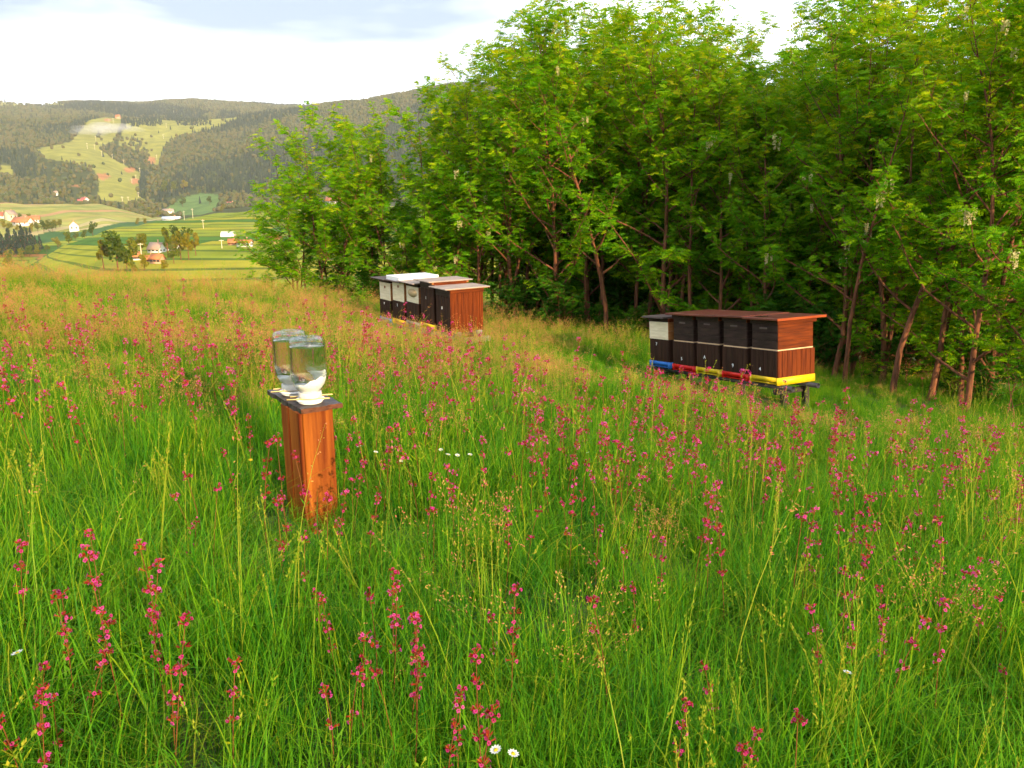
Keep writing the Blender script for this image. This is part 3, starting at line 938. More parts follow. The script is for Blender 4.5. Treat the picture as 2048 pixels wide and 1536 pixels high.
# right-hand row, on a pipe stand
yaw, tilt = R(64), R(6)
ex_r = Vector((math.cos(yaw) * math.cos(tilt), -math.sin(yaw) * math.cos(tilt), math.sin(tilt)))
ey_r = Vector((math.sin(yaw), math.cos(yaw), 0))
d_ = ray(1555, 772)
P0 = Vector(np.array(EYE) + d_ * (7.8 / d_[1]))
MR = frame_matrix(P0 - ex_r * HW, ex_r, ey_r)
PITCHX = .445
rows = [
    ('yellow', '4', 'dark brown hive with yellow bottom board, nearest at the right end of the pipe stand'),
    ('red', '9', 'dark brown hive with red bottom board, second from the right end of the pipe stand'),
    ('yellow', 'A', 'middle hive of the pipe stand, dark brown with yellow bottom board'),
    ('red', '5', 'dark brown hive with red bottom board beside the blue one on the pipe stand'),
    ('blue', '7', 'leftmost hive on the pipe stand, with pale upper box and blue bottom board')]
for i_, (col, ch, lb) in enumerate(rows):
    first, last = i_ == 0, i_ == 4
    t = thing('beehive', lb, 'beehive', group='hives on the pipe stand')
    off = -PITCHX * i_ - (.02 if last else 0)
    t.matrix_world = MR @ Matrix.Translation((off, 0, -.004 * (i_ % 2)))
    bottom_board(t, col)
    z = .080
    h1 = .272
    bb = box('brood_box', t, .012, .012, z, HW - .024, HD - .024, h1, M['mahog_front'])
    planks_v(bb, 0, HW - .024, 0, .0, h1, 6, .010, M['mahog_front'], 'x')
    planks_v(bb, -.006, HD - .018, HW - .024, 0, h1, 8, .012, M['mahog_side' if first else 'mahog_front'], 'y')  # sides facing a gap get the darker stain as painted shade
    z += h1 + .001
    if not last:
        box('inner_lip', t, .014, .014, z, HW - .026, HD - .034, .013, M['lip'], .002)
        z += .0135
        h2 = .255 if i_ != 1 else .262
        su = box('upper_box', t, .020, .022, z, HW - .040, HD - .050, h2, M['mahog_worn_shade_h'])
        planks_h(su, .0, HW - .040, 0, 0, h2, 3, .008, M['mahog_worn_shade_h'], 'x')
        planks_h(su, -.004, HD - .046, HW - .040, 0, h2, 3, .009, M['mahog_h' if first else 'mahog_worn_shade_h'], 'y')  # gap sides again darkened by colour to imitate shade
        box('hand_hold', su, .11, -.012, h2 * .80, .11, .006, .018, M['roof_dark'], .002)
        z += h2 + .001
    else:
        h2 = .215
        su = box('upper_box', t, .008, .008, z, HW - .022, HD - .034, h2, M['white_super'])
        planks_h(su, .0, HW - .022, 0, 0, h2, 2, .008, M['white_super'], 'x')
        planks_h(su, -.004, HD - .030, HW - .022, 0, h2, 2, .008, M['pine_end'], 'y')
        z += h2 + .001
    rim = box('roof_rim', t, .000, .002, z, HW - .012, HD + .012, .046, M['mahog_worn_shade_h'])
    box('side_trim', rim, HW - .0115, -.002, .0005, .012, HD + .016, .045, M['mahog_h'], .002)
    z += .047
    roof(t, -.035 if not last else -.05, -.075, z + (.004 * (i_ % 2)), .445 + (.05 if first else -.004) if not last else .43, HD + .15, 'roof_red' if not last else 'roof_dark', 'roof_edge' if first else None)
    number(t, ch, .14 + .03 * (i_ % 2), z * .2 + (.05 if i_ in (2, 4) else 0) + (.10 if last else 0), -.0145 + .012)
    if first:
        zp = z + .0255
        n = 18
        a = np.linspace(0, 6.283, n, endpoint=False)
        rr = 1 + .22 * np.sin(a * 3 + 1) + .12 * np.sin(a * 5)
        V = [(.10 + .065 * r1 * math.cos(q), .07 + .055 * r1 * math.sin(q), zp) for q, r1 in zip(a, rr)]
        V += [(.10, .07, zp + .001)]
        pd = add('puddle', np_mesh('puddle', V, None, [(k_, (k_ + 1) % n, n) for k_ in range(n)], M['puddle']), t)
        LV, LQ = [], []
        for k_ in range(34):
            q, r1 = random.uniform(0, 6.28), random.uniform(.3, 1)
            x, y = .02 + .15 * r1 * math.cos(q), .13 + .14 * r1 * math.sin(q)
            s_ = random.uniform(.008, .02)
            q2 = random.uniform(0, 6.28)
            b = len(LV)
            for sgn, w_ in ((1, 0), (0, .5), (-1, 0), (0, -.5)):
                LV.append((x + s_ * (sgn * math.cos(q2) - w_ * math.sin(q2)), y + s_ * (sgn * math.sin(q2) + w_ * math.cos(q2)), zp + .001 + random.uniform(0, .006)))
            LQ.append((b, b + 1, b + 2, b + 3))
        tag(add('leaf_litter', np_mesh('leaf_litter', LV, LQ, None, M['legwood']), t), kind='stuff')

st = thing('hive_stand', 'dark steel pipe stand on wooden legs under the right-hand hives', 'stand')
st.matrix_world = MR
def pipe_me(L, r=.027):
    prof = [(r, 0), (r, L), (r * .82, L), (r * .82, L - .08), (0.0005, L - .08)]
    return lathe('pipe', prof, M['pipe'], 14)
for y in (.09, .44):
    o = add('pipe', pipe_me(2.42), st, (-PITCHX * 4 - .12, y, -.030))
    o.rotation_euler = (0, math.pi / 2, 0)
    b = add('pipe_bore', lathe('bore', [(.0005, 0), (.0218, 0)], M['rust'], 14), o, (0, 0, 2.345))
for x, y in ((.26, .17), (.30, .43), (-1.62, .15), (-1.62, .43), (-.66, .43)):
    box('leg', st, x, y, -.66, .055, .06, .60, M['legwood'])
for x in (.27, -1.61):
    box('crossbar', st, x + .004, .06, -.112, .05, .45, .05, M['legwood'])

# left-hand row, on timber beams; hives stand plumb, stepped down the slope
yaw2 = R(55)
ex_l = Vector((math.cos(yaw2), -math.sin(yaw2), 0))
ey_l = Vector((math.sin(yaw2), math.cos(yaw2), 0))
d_ = ray(901.6, 668)
P1 = Vector(np.array(EYE) + d_ * (10.6 / d_[1]))
rowsl = [
    ('tallplain', None, '8', 'old tall hive with reddish plank side, nearest of the left-hand row'),
    ('tall', 'yellow', '1', 'tall black hive with weathered board roof, second of the left-hand row'),
    ('ply', 'beam', '', 'hive with pale plywood-patched upper box in the middle of the left-hand row'),
    ('whitelid', 'yellow', '2', 'hive with pale upper box under a thick white lid in the left-hand row'),
    ('white', 'blue', '7', 'leftmost hive of the left-hand row, pale upper box over blue bottom board')]
PL = .45
for i_, (kd, col, ch, lb) in enumerate(rowsl):
    t = thing('beehive', lb, 'beehive', group='hives of the left-hand row')
    o = P1 - ex_l * (HW + PL * i_) + Vector((0, 0, -.03 * i_))
    t.matrix_world = frame_matrix(o, ex_l, ey_l)
    z = 0
    if col:
        bottom_board(t, col, 0, .085)
        z = .087
    if kd in ('tallplain', 'tall'):
        h = .60 if kd == 'tallplain' else .60
        bd = box('hive_body', t, .012, .012, z, HW - .024, HD - .012, h, M['mahog_front'])
        planks_v(bd, 0, HW - .024, 0, 0, h - .10, 5, .010, M['mahog_front'], 'x')
        planks_v(bd, -.010, HD - .002, HW - .024, 0, h - .055, 9, .012, M['mahog_side' if kd == 'tallplain' else 'mahog_front'], 'y')  # second hive's side darkened by stain, imitating the shaded gap
        box('side_trim', bd, HW - .0235, -.012, h - .054, .022, HD + .016, .052, M['mahog_h'], .002)
        box('front_trim', bd, -.004, -.016, h - .098, HW - .02, .015, .094, M['mahog_worn_shade_h'], .002)
        z += h + .001
        ro = roof(t, -.03, -.09, z, .46, HD + .20, 'roof_grey', None, .016)
        if kd == 'tall':
            box('batten', t, HW - .05, -.03, z - .030, .06, HD + .08, .028, M['pine_end'], .002)
        else:
            box('batten', t, HW + .012, -.05, z - .004, .016, HD + .15, .018, M['pine_end'], .002)
        number(t, ch, .16, z * .52 if kd == 'tallplain' else z * .63, -.0005)
        continue
    h1 = .275
    bb = box('brood_box', t, .012, .012, z, HW - .024, HD - .024, h1, M['mahog_front'])
    planks_v(bb, 0, HW - .024, 0, 0, h1, 5, .010, M['mahog_front'], 'x')
    z += h1 + .001
    h2 = {'ply': .235, 'whitelid': .30, 'white': .27}[kd]
    su = box('upper_box', t, .016, .016, z, HW - .03, HD - .03, h2, M['white_super'])
    planks_h(su, 0, HW - .03, 0, 0, h2, 2, .007, M['white_super'], 'x')
    planks_h(su, -.004, HD - .026, HW - .03, 0, h2, 3, .007, M['pine_end'], 'y')
    if kd in ('whitelid', 'white'):
        o2 = add('entrance_hole', lathe('hole', [(.0005, 0), (.020, 0), (.022, .004)], M['cork'], 16), su, (.19, -.0085, h2 * .74))
        o2.rotation_euler = (math.pi / 2, 0, 0)
    else:
        o2 = add('plywood_patch', lathe('patch', [(.0005, .002), (.10, .002), (.10, 0)], M['ply'], 24), su, (.19, -.0085, h2 * .60))
        o2.rotation_euler = (math.pi / 2, 0, 0)
        o2.scale = (1.4, .62, 1)
    z += h2 + .001
    if kd == 'whitelid':
        box('roof', t, -.03, -.10, z, .48, HD + .2, .016, M['roof_dark'])
        lid = box('white_lid', t, -.02, -.075, z + .017, .43, HD + .15, .062, M['white_lid'], .004)
    else:
        box('roof_rim', t, .004, .004, z, HW - .02, HD - .01, .055, M['mahog_worn_shade_h'])
        z += .056
        roof(t, -.06, -.11, z, .50 if kd == 'ply' else .46, HD + .2, 'roof_dark' if kd == 'white' else 'roof_grey', None, .014)
    number(t, ch, .16, .087 + h1 * .72, -.0005)
bs = thing('beam_stand', 'grey timber beams under the left-hand hives', 'stand')
bs.matrix_world = frame_matrix(P1 - ex_l * HW, Vector((ex_l.x, ex_l.y, .067)), ey_l)
for y in (.06, .40):
    box('beam', bs, -PL * 4 - .1, y, -.105, 2.35, .08, .09, M['beam'])
box('end_beam', bs, HW - .06, -.04, -.190, .10, .66, .082, M['beam'])
box('end_beam', bs, -1.7, -.04, -.190, .10, .66, .082, M['beam'])

# ------------------------------------------------------------------ feeder post with two jars
yaw3 = R(36)
ex_f = Vector((math.cos(yaw3), math.sin(yaw3), 0))       # to the right
ey_f = Vector((-math.sin(yaw3), math.cos(yaw3), 0))      # away, to the left
d_ = ray(602, 829)
PF = Vector(np.array(EYE) + d_ * (3.36 / d_[1]))          # near lower corner of the top board
MF = frame_matrix(PF, ex_f, ey_f)
fs = thing('feeder_post', 'orange wooden box post with a dark board on top, standing in the meadow', 'post')
gzf = float(gz(PF.x, PF.y))
fs.matrix_world = MF
PH = PF.z - gzf + .06
bd = bpy.data.meshes.new('top_board')
bm = bmesh.new()
NX, NY = 10, 16
rb = random.Random(5)
BW, BL, BT = .195, .43, .022
def bnd(i_, j):
    x, y = BW * i_ / NX, BL * j / NY
    if i_ in (0, NX): x += rb.uniform(-.004, .004)
    if j in (0, NY): y += rb.uniform(-.004, .004)
    return x, y
tops, bots = {}, {}
for i_ in range(NX + 1):
    for j in range(NY + 1):
        x, y = bnd(i_, j)
        tops[i_, j] = bm.verts.new((x, y, BT + rb.uniform(-.0012, .0012)))
        bots[i_, j] = bm.verts.new((x + (rb.uniform(-.003, .003) if i_ in (0, NX) else 0), y + (rb.uniform(-.003, .003) if j in (0, NY) else 0), 0))
for i_ in range(NX):
    for j in range(NY):
        bm.faces.new((tops[i_, j], tops[i_ + 1, j], tops[i_ + 1, j + 1], tops[i_, j + 1]))
        bm.faces.new((bots[i_, j], bots[i_, j + 1], bots[i_ + 1, j + 1], bots[i_ + 1, j]))
for i_ in range(NX):
    for j in (0, NY):
        f = bm.faces.new((tops[i_, j], bots[i_, j], bots[i_ + 1, j], tops[i_ + 1, j]))
        f.material_index = 1
for j in range(NY):
    for i_ in (0, NX):
        bm.faces.new((tops[i_, j], tops[i_, j + 1], bots[i_, j + 1], bots[i_, j]))
bmesh.ops.recalc_face_normals(bm, faces=bm.faces)
bm.to_mesh(bd)
bm.free()
bd.materials.append(M['feeder_board'])
bd.materials.append(M['board_edge'])
add('top_board', bd, fs)
px0, px1, py0, py1 = .012, .158, .018, .245
box('plank', fs, px0 + .003, py0, -PH, px1 - px0 - .003, .018, PH - .001, M['feeder_wood'], .004)           # right-hand face
box('plank', fs, px0 - .014, py0 + .004, -PH, .0165, (py1 - py0) * .56, PH - .001, M['feeder_wood'], .004)   # left-hand face, front board
box('plank', fs, px0 - .016, py0 + .004 + (py1 - py0) * .57, -PH, .0165, (py1 - py0) * .43 - .004, PH - .001, M['feeder_wood'], .004)
box('plank', fs, px1 - .018, py0 + .019, -PH, .0165, py1 - py0 - .02, PH - .001, M['feeder_wood'], .004)
box('plank', fs, px0 + .004, py1 - .017, -PH, px1 - px0 - .024, .016, PH - .001, M['feeder_wood'], .004)

RB, HJ = .0775, .245
def jar(cx, cy, label, sa, lab2):
    z0 = BT + .0012
    pl = thing('feeder_plate', 'round white plastic feeder plate under the %s jar' % lab2, 'plate', group='feeder plates')
    pl.matrix_world = MF @ Matrix.Translation((cx, cy, z0))
    add('lower_disc', lathe('d', [(.0005, 0), (.050, 0), (.054, .003), (.054, .008), (.046, .010), (.0005, .010)], M['plastic'], 40), pl)
    add('upper_disc', lathe('d', [(.0005, .0105), (.056, .0105), (.064, .014), (.064, .018), (.060, .020), (.0005, .0165)], M['plastic'], 40), pl)
    for s_, w_ in ((-1, 'front'), (1, 'rear')):
        so = thing('bamboo_stick', 'yellow bamboo stick under the %s jar, the %s one of two' % (lab2, w_), 'stick', group='sticks under the jars')
        so.matrix_world = MF @ Matrix.Translation((cx, cy, z0 + .0232)) @ Matrix.Rotation(sa + s_ * .05, 4, 'Z') @ Matrix.Translation((-.095 + s_ * .006, s_ * .030, 0))
        tv, tq = tubes([np.array([[0, 0, 0], [.0001, 0, 0], [.09, 0, .0005], [.1899, 0, 0], [.19, 0, 0]])], [np.array([.0005, .0031, .0034, .0030, .0005])], 8)
        add('stick_shaft', np_mesh('stick', tv, tq, None, M['stick'], smooth_sh=False), so)
    jr = thing('glass_jar', label, 'jar', group='inverted feeder jars')
    zj = z0 + .0272
    jr.matrix_world = MF @ Matrix.Translation((cx, cy, zj)) @ Matrix.Diagonal((1.07, 1.07, 1.12, 1))
    # screw cap at the bottom, shoulder, straight wall, rounded and slightly hollow base on top
    outer = [(.0005, .006), (.043, .006), (.043, .026), (.049, .029), (.058, .038), (.0655, .049), (.0715, .064), (.0755, .083), (RB, .108), (RB, .205), (RB - .001, .222), (RB - .004, .234), (RB - .010, .2415), (RB - .018, HJ), (RB - .028, HJ - .001), (RB - .036, HJ - .005), (.0005, HJ - .007)]
    th = .0028
    inner = [(.0005, .0088), (.0402, .0088), (.0402, .0265), (.0463, .0313), (.0555, .0400), (.0630, .0506), (.0688, .0652), (.0728, .0838), (RB - th, .1082), (RB - th, .205), (RB - th - .0012, .2205), (RB - th - .0045, .2310), (RB - .0125, .2375), (RB - .020, HJ - .0042), (RB - .029, HJ - .0052), (RB - .037, HJ - .009), (.0005, HJ - .011)]
    add('glass', lathe('glass', outer + inner[::-1], M['glass'], 64), jr)
    lv = .212
    rw = RB - th - .0014
    wat = [(.0005, .0098), (.0388, .0098), (.0388, .0272), (.0449, .0323), (.0541, .0410), (.0616, .0516), (.0674, .0660), (.0714, .0844), (rw, .1084), (rw, lv - .002), (rw, lv), (.0005, lv)]
    add('water', lathe('water', wat, M['water'], 64), jr)
    n, m_ = 40, 9
    V = [(0, 0, .0092)]
    for i_ in range(n):
        q = i_ * 2 * math.pi / n
        cr_ = math.cos(q + yaw3)                      # +1 towards the right of the meadow
        top = .056 + .030 * float(smooth(-.25, .55, cr_)) + .004 * math.sin(5 * q + cx * 90) + .003 * math.sin(9 * q)
        for j in range(m_):
            zz = .0095 + (top - .0095) * j / (m_ - 1)
            rr_ = np.interp(zz, [w_[1] for w_ in wat[1:9]], [w_[0] for w_ in wat[1:9]]) + .0008
            V.append((rr_ * math.cos(q), rr_ * math.sin(q), zz))
    V.append((0, 0, .060))
    T = [(0, 1 + ((i_ + 1) % n) * m_, 1 + i_ * m_) for i_ in range(n)] + [(len(V) - 1, m_ + i_ * m_, m_ + ((i_ + 1) % n) * m_) for i_ in range(n)]
    Q_ = [(1 + i_ * m_ + j, 1 + ((i_ + 1) % n) * m_ + j, 2 + ((i_ + 1) % n) * m_ + j, 2 + i_ * m_ + j) for i_ in range(n) for j in range(m_ - 1)]
    add('sugar', np_mesh('sugar', V, Q_, T, M['sugar'], smooth_sh=True), jr)
    add('screw_cap', lathe('cap', [(.0005, 0), (.047, 0), (.0485, .002), (.0485, .020), (.0470, .023), (.0436, .0235), (.0436, .0055), (.0005, .0055)], M['cap'], 48), jr)
SA = R(-24)
jar(.083, .092, 'front one of two inverted glass jars full of water on the post', SA, 'front')
jar(.076, .285, 'rear one of two inverted glass jars, half hidden by the front jar', SA + .1, 'rear')

# ------------------------------------------------------------------ locust trees
def norm(a): return a / (np.linalg.norm(a, axis=-1, keepdims=True) + 1e-9)
def leaves_mesh(B, D, L, mat, r_, pairs=5, wid=.26, lw=.31):
    """compound leaves: base B, direction D, length L"""
    n = len(B)
    D = norm(D)
    up = np.array([[0, 0, 1.]]) + r_.normal(0, .85, (n, 3))
    S = norm(np.cross(D, up))
    Nn = np.cross(S, D)
    V, v = [], []
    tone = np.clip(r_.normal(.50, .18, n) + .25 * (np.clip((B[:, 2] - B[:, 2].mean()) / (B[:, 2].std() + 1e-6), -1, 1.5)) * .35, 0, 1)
    for k in range(pairs + 1):
        t = .22 + .74 * k / pairs
        C = B + D * (L * t)[:, None] - np.array([[0, 0, 1.]]) * (L * .42 * t * t)[:, None]
        sides = (-1, 1) if k < pairs else (0,)
        for s_ in sides:
            ll = L * lw * (1 - .25 * abs(t - .5)) * r_.uniform(.85, 1.15, n)
            if s_ == 0: dl = norm(D - Nn * .5)
            else: dl = norm(S * s_ * .9 + D * .35 - Nn * r_.uniform(.1, .9, n)[:, None])
            w = norm(np.cross(dl, Nn)) * (ll * wid)[:, None]
            V.append(np.stack([C, C + dl * (ll * .45)[:, None] + w, C + dl * ll[:, None], C + dl * (ll * .45)[:, None] - w], 1))
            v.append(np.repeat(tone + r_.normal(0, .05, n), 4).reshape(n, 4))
    V = np.concatenate(V).reshape(-1, 3)
    v = np.clip(np.concatenate(v).reshape(-1), 0, 1)
    return np_mesh('crown', V, np.arange(len(V)).reshape(-1, 4), None, mat, {'v': v})

def grow(start, d, L, n, r_, up=.12, wig=.12):
    P = [np.array(start, float)]
    d = np.array(d, float)
    for _ in range(n):
        d = d + r_.normal(0, wig, 3) + np.array([0, 0, up])
        d /= np.linalg.norm(d)
        P.append(P[-1] + d * L / n)
    return np.array(P)

def locust(seed, H=5.5, stems=1, low=.22, spread=1.0, nb=20, leaf=.20, dens=1.0, mat=None):
    r_ = np.random.default_rng(seed)
    paths, rads, LB, LD, LL, anchors = [], [], [], [], [], []
    for s in range(stems):
        az = r_.uniform(0, 6.28)
        lean = r_.uniform(.02, .10) + (.16 if stems > 1 else 0)
        h = H * (1 if s == 0 else r_.uniform(.7, .95))
        base = np.array([math.cos(az) * .09 * (stems > 1), math.sin(az) * .09 * (stems > 1), -.25])
        tp = grow(base, (math.cos(az) * lean, math.sin(az) * lean, 1), h + .25, 12, r_, .05, .055)
        r0 = .0085 * H * (1 if stems == 1 else .72)
        tr = r0 * (1 - np.linspace(0, 1, 13) * .93)
        tr[0] *= 1.35
        paths.append(tp)
        rads.append(tr)
        nbs = int(nb * (1 if stems == 1 else .62))
        for b in range(nbs):
            t = low + (1 - low) * ((b + r_.random()) / nbs) ** .85
            t = min(t, .985)
            q = t * 12
            i0 = int(q)
            st_ = tp[i0] * (1 - q + i0) + tp[min(i0 + 1, 12)] * (q - i0)
            ba = b * 2.4 + r_.uniform(-.5, .5)
            el = r_.uniform(.35, 1.0) + .35 * (t - .4)
            bl = spread * H * (.30 * (1.12 - t) + .075) * r_.uniform(.75, 1.25)
            bp = grow(st_, (math.cos(ba), math.sin(ba), el), bl, 5, r_, .08, .13)
            rb_ = max(.0045, r0 * (1 - t) * .48 + .004)
            paths.append(bp)
            rads.append(rb_ * np.linspace(1, .25, 6))
            ntw = max(3, int(bl * 6.5))
            for w in range(ntw):
                u = .25 + .75 * (w + r_.random()) / ntw
                q = min(u, .999) * 5
                i0 = int(q)
                ts = bp[i0] * (1 - q + i0) + bp[i0 + 1] * (q - i0)
                ta = r_.uniform(0, 6.28)
                bd_ = norm(bp[min(i0 + 1, 5)] - bp[i0])
                td = bd_ * .7 + np.array([math.cos(ta), math.sin(ta), r_.uniform(-.1, .8)])
                tl = r_.uniform(.22, .5) * (1.1 - .3 * u)
                twp = grow(ts, norm(td), tl, 3, r_, .06, .12)
                paths.append(twp)
                rads.append(np.linspace(.0045, .0015, 4))
                nl = max(4, int(tl / .038 * dens))
                for k in range(nl):
                    q = (.12 + .88 * (k + r_.random()) / nl) * 3
                    i0 = min(int(q), 2)
                    pp = twp[i0] * (1 - q + i0) + twp[i0 + 1] * (q - i0)
                    fd = norm(twp[i0 + 1] - twp[i0])
                    la = r_.uniform(0, 6.28)
                    LB.append(pp)
                    LD.append(fd * .5 + np.array([math.cos(la), math.sin(la), r_.uniform(-.35, .45)]))
                    LL.append(leaf * r_.uniform(.55, 1.4))
                if r_.random() < .3: anchors.append(twp[-2])
        # leader shoot
        for k in range(int(26 * dens)):
            q = r_.uniform(.8, 1) * 12
            i0 = min(int(q), 11)
            LB.append(tp[i0] * (1 - q + i0) + tp[i0 + 1] * (q - i0))
            la = r_.uniform(0, 6.28)
            LD.append(np.array([math.cos(la), math.sin(la), .35]))
            LL.append(leaf * r_.uniform(.7, 1.1))
    big = [k for k in range(len(paths)) if rads[k][0] > .012]
    tv1, tq1 = tubes([paths[k] for k in big], [rads[k] for k in big], 7)
    sm = [k for k in range(len(paths)) if rads[k][0] <= .012]
    tv2, tq2 = tubes([paths[k] for k in sm], [rads[k] for k in sm], 3)
    tm = np_mesh('trunk', np.concatenate([tv1, tv2]), np.concatenate([tq1, tq2 + len(tv1)]), None, M['bark'], smooth_sh=True)
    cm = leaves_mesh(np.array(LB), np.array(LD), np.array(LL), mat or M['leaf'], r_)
    return tm, cm, np.array(anchors)

TALL = [locust(100 + s, 5.5, 1, (.10, .20, .13, .22, .11)[s], (1.0, .95, 1.1, .9, 1.05)[s], (29, 27, 31, 25, 30)[s], .145, (1.6, 1.65, 1.5, 1.65, 1.55)[s]) for s in range(5)]
POLE = [locust(150 + s, 5.5, 1, .30, .50, 16, .145, 1.3) for s in range(3)]
BUSHY = [locust(200 + s, 4.6, 3, .07, 1.12, 26, .145, 1.5) for s in range(3)]
SAPL = [locust(300 + s, 1.5, 2, .25, 1.5, 9, .16, .8) for s in range(2)]
SHRUB = [locust(400 + s, 1.3, 4, .05, 1.7, 9, .15, 1.0, M['leaf_shrub']) for s in range(3)]

def raceme(seed):
    r_ = np.random.default_rng(seed)
    n = 46
    V = []
    for s in range(3):
        off = r_.normal(0, .035, 3)
        L = r_.uniform(.11, .17)
        t = r_.random(n)
        a = r_.uniform(0, 6.28, n)
        rr = .022 * (1 - .55 * t)
        C = np.stack([rr * np.cos(a), rr * np.sin(a), -t * L], -1) + off
        U = norm(r_.normal(0, 1, (n, 3))) * .011
        W = norm(np.cross(U, r_.normal(0, 1, (n, 3)))) * .009
        V.append(np.stack([C - U, C + W, C + U, C - W], 1).reshape(-1, 3))
    V = np.concatenate(V)
    return np_mesh('raceme', V, np.arange(len(V)).reshape(-1, 4), None, M['petal_white'], {'v': r_.random(len(V))})
RAC = [raceme(s) for s in range(3)]

TOPX = [400, 480, 520, 560, 620, 690, 740, 800, 835, 870, 920, 1000, 1060, 1120, 1190, 1300, 1440, 1465, 1530, 1590, 1620, 1800, 2300]
TOPY = [330, 295, 265, 236, 215, 190, 222, 228, 205, 118, 122, 80, 12, 38, -10, -25, 15, 120, 105, 100, -30, -90, -120]
def hmax(x, y):
    z = float(gz(x, y))
    px, _ = project(x, y, z + 3)
    py = max(np.interp(px + d, TOPX, TOPY) for d in ((-55, -25, 0, 25, 55) if px < 850 else (-30, 0, 30)))
    d = ray(px, py)
    return EYE.z + d[2] * y / d[1] - z
def tree(proto, H0, x, y, H, label, group, nrac=0, name='locust_tree', wide=1.0):
    tm, cm, an = proto
    s = H / H0
    t = thing(name, label, 'tree' if name == 'locust_tree' else 'shrub', (x, y, float(gz(x, y))), random.uniform(0, 6.28), group)
    sw = s * wide * random.uniform(.92, 1.1)
    t.scale = (sw, sw, s)
    add('trunk', tm, t)
    add('crown', cm, t)
    if nrac:
        c, s_ = math.cos(t.rotation_euler.z), math.sin(t.rotation_euler.z)
        # clusters hang where the twigs end, mostly on the open side of the crown
        wd = np.stack([an[:, 0] * c - an[:, 1] * s_, an[:, 0] * s_ + an[:, 1] * c], -1)
        sc = -wd[:, 1] * .9 - wd[:, 0] * .3 + rng.normal(0, .25, len(an)) + .15 * an[:, 2]
        for k in np.argsort(-sc)[:nrac]:
            o = add('blossom_cluster', RAC[rng.integers(0, 3)], t, an[k] + np.array([0, 0, -.03]))
            k2 = rng.uniform(.75, 1.1)
            o.scale = (k2 / sw, k2 / sw, k2 / s)
    return t
FRONT = [
    (-5.2, 18.9, 3.7, 'b', 'leftmost locust of the thicket, bushy crown overhanging the far fields', 0),
    (-4.2, 18.2, 4.4, 'b', 'bushy multi-stemmed locust, second from the left end of the thicket', 1),
    (-3.2, 18.7, 4.9, 'b', 'pointed locust third from the left, its top against the brown hill', 2),
    (-2.3, 17.6, 4.5, 'b', 'locust in the dip of the thicket just left of the left-hand hives', 1),
    (-1.5, 16.6, 4.6, 'b', 'bushy locust directly behind the left-hand hives', 1),
    (-.7, 15.8, 5.4, 't', 'locust with a long shoot rising above the left-hand hives', 2),
    (.1, 15.2, 5.6, 't', 'locust with orange-lit branches right of the left-hand hives', 5),
    (.9, 14.7, 6.1, 't', 'tall locust with pointed top above the middle of the meadow', 2),
    (1.7, 14.1, 6.2, 't', 'tall locust left of the right-hand hives, crown top near the upper edge', 2),
    (2.6, 13.5, 6.3, 't', 'tall locust behind the left end of the right-hand hives', 2),
    (3.4, 12.9, 6.0, 't', 'locust rising directly behind the right-hand hive roofs', 1),
    (4.1, 12.2, 5.1, 't', 'shorter locust under the white sky gap right of the middle', 2),
    (4.8, 11.5, 6.6, 't', 'tall locust with cream blossom right of the sky gap', 8),
    (5.0, 10.0, 6.8, 't', 'tall blossoming locust right of the right-hand hives', 9),
    (5.5, 9.2, 6.8, 't', 'blossoming locust with forked trunk near the right edge', 9),
    (5.9, 8.5, 6.8, 't', 'rightmost front locust, cut by the right edge of the picture', 8)]
SHORT = ['the leftmost bushy locust', 'the second locust from the left', 'the pointed locust third from the left', 'the locust in the thicket dip', 'the locust behind the left-hand hives', 'the locust with the long shoot', 'the locust with orange-lit branches', 'the pointed tall locust above the meadow', 'the tall locust left of the right-hand hives', 'the locust behind the blue-based hive', 'the locust behind the right-hand roofs', 'the short locust under the sky gap', 'the locust right of the sky gap', 'the locust right of the right-hand hives', 'the forked locust near the right edge', 'the rightmost front locust']
ORD = ['first', 'second', 'third', 'fourth', 'fifth', 'sixth', 'seventh', 'eighth', 'ninth', 'tenth', 'eleventh', 'twelfth', 'thirteenth', 'fourteenth', 'fifteenth', 'sixteenth', 'seventeenth', 'eighteenth', 'nineteenth', 'twentieth']
for n_, (x, y, H, kd, lb, nr_) in enumerate(FRONT):
    pr = BUSHY[n_ % 3] if kd == 'b' else TALL[n_ % 5]
    H = hmax(x, y) * .95
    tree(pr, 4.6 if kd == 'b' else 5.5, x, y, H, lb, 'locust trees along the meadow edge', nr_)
    for k_ in range(2 if n_ > 3 else 1):
        xx, yy = x + rng.uniform(-.5, .6) + .1, y + .25 + .65 * k_ + rng.uniform(0, .5)
        tree(POLE[rng.integers(0, 3)], 5.5, xx, yy, hmax(xx, yy) * rng.uniform(.8, .93), 'thin locust pole, %s in line just behind %s' % (ORD[k_], SHORT[n_]), 'thin locust poles', 0)
    deep = (1.5,) if n_ < 4 else (1.3, 2.7, 4.3, 6.5) if n_ < 10 else (1.2, 2.5, 4.0, 5.8, 8.0)
    for k_, dd in enumerate(deep):
        xx, yy = x + .42 * dd + rng.uniform(-.45, .45), y + .9 * dd + rng.uniform(-.4, .4)
        if xx / yy > .74: continue
        zone = 'at the left end' if n_ < 5 else 'in the middle' if n_ < 11 else 'at the right end'
        tree(BUSHY[rng.integers(0, 3)] if k_ > 1 else TALL[rng.integers(0, 5)], 4.6 if k_ > 1 else 5.5, xx, yy, hmax(xx, yy) * rng.uniform(.80, .93), 'slender locust, %s in line behind %s' % (ORD[k_], SHORT[n_]), 'locusts inside the thicket %s' % zone, 0)
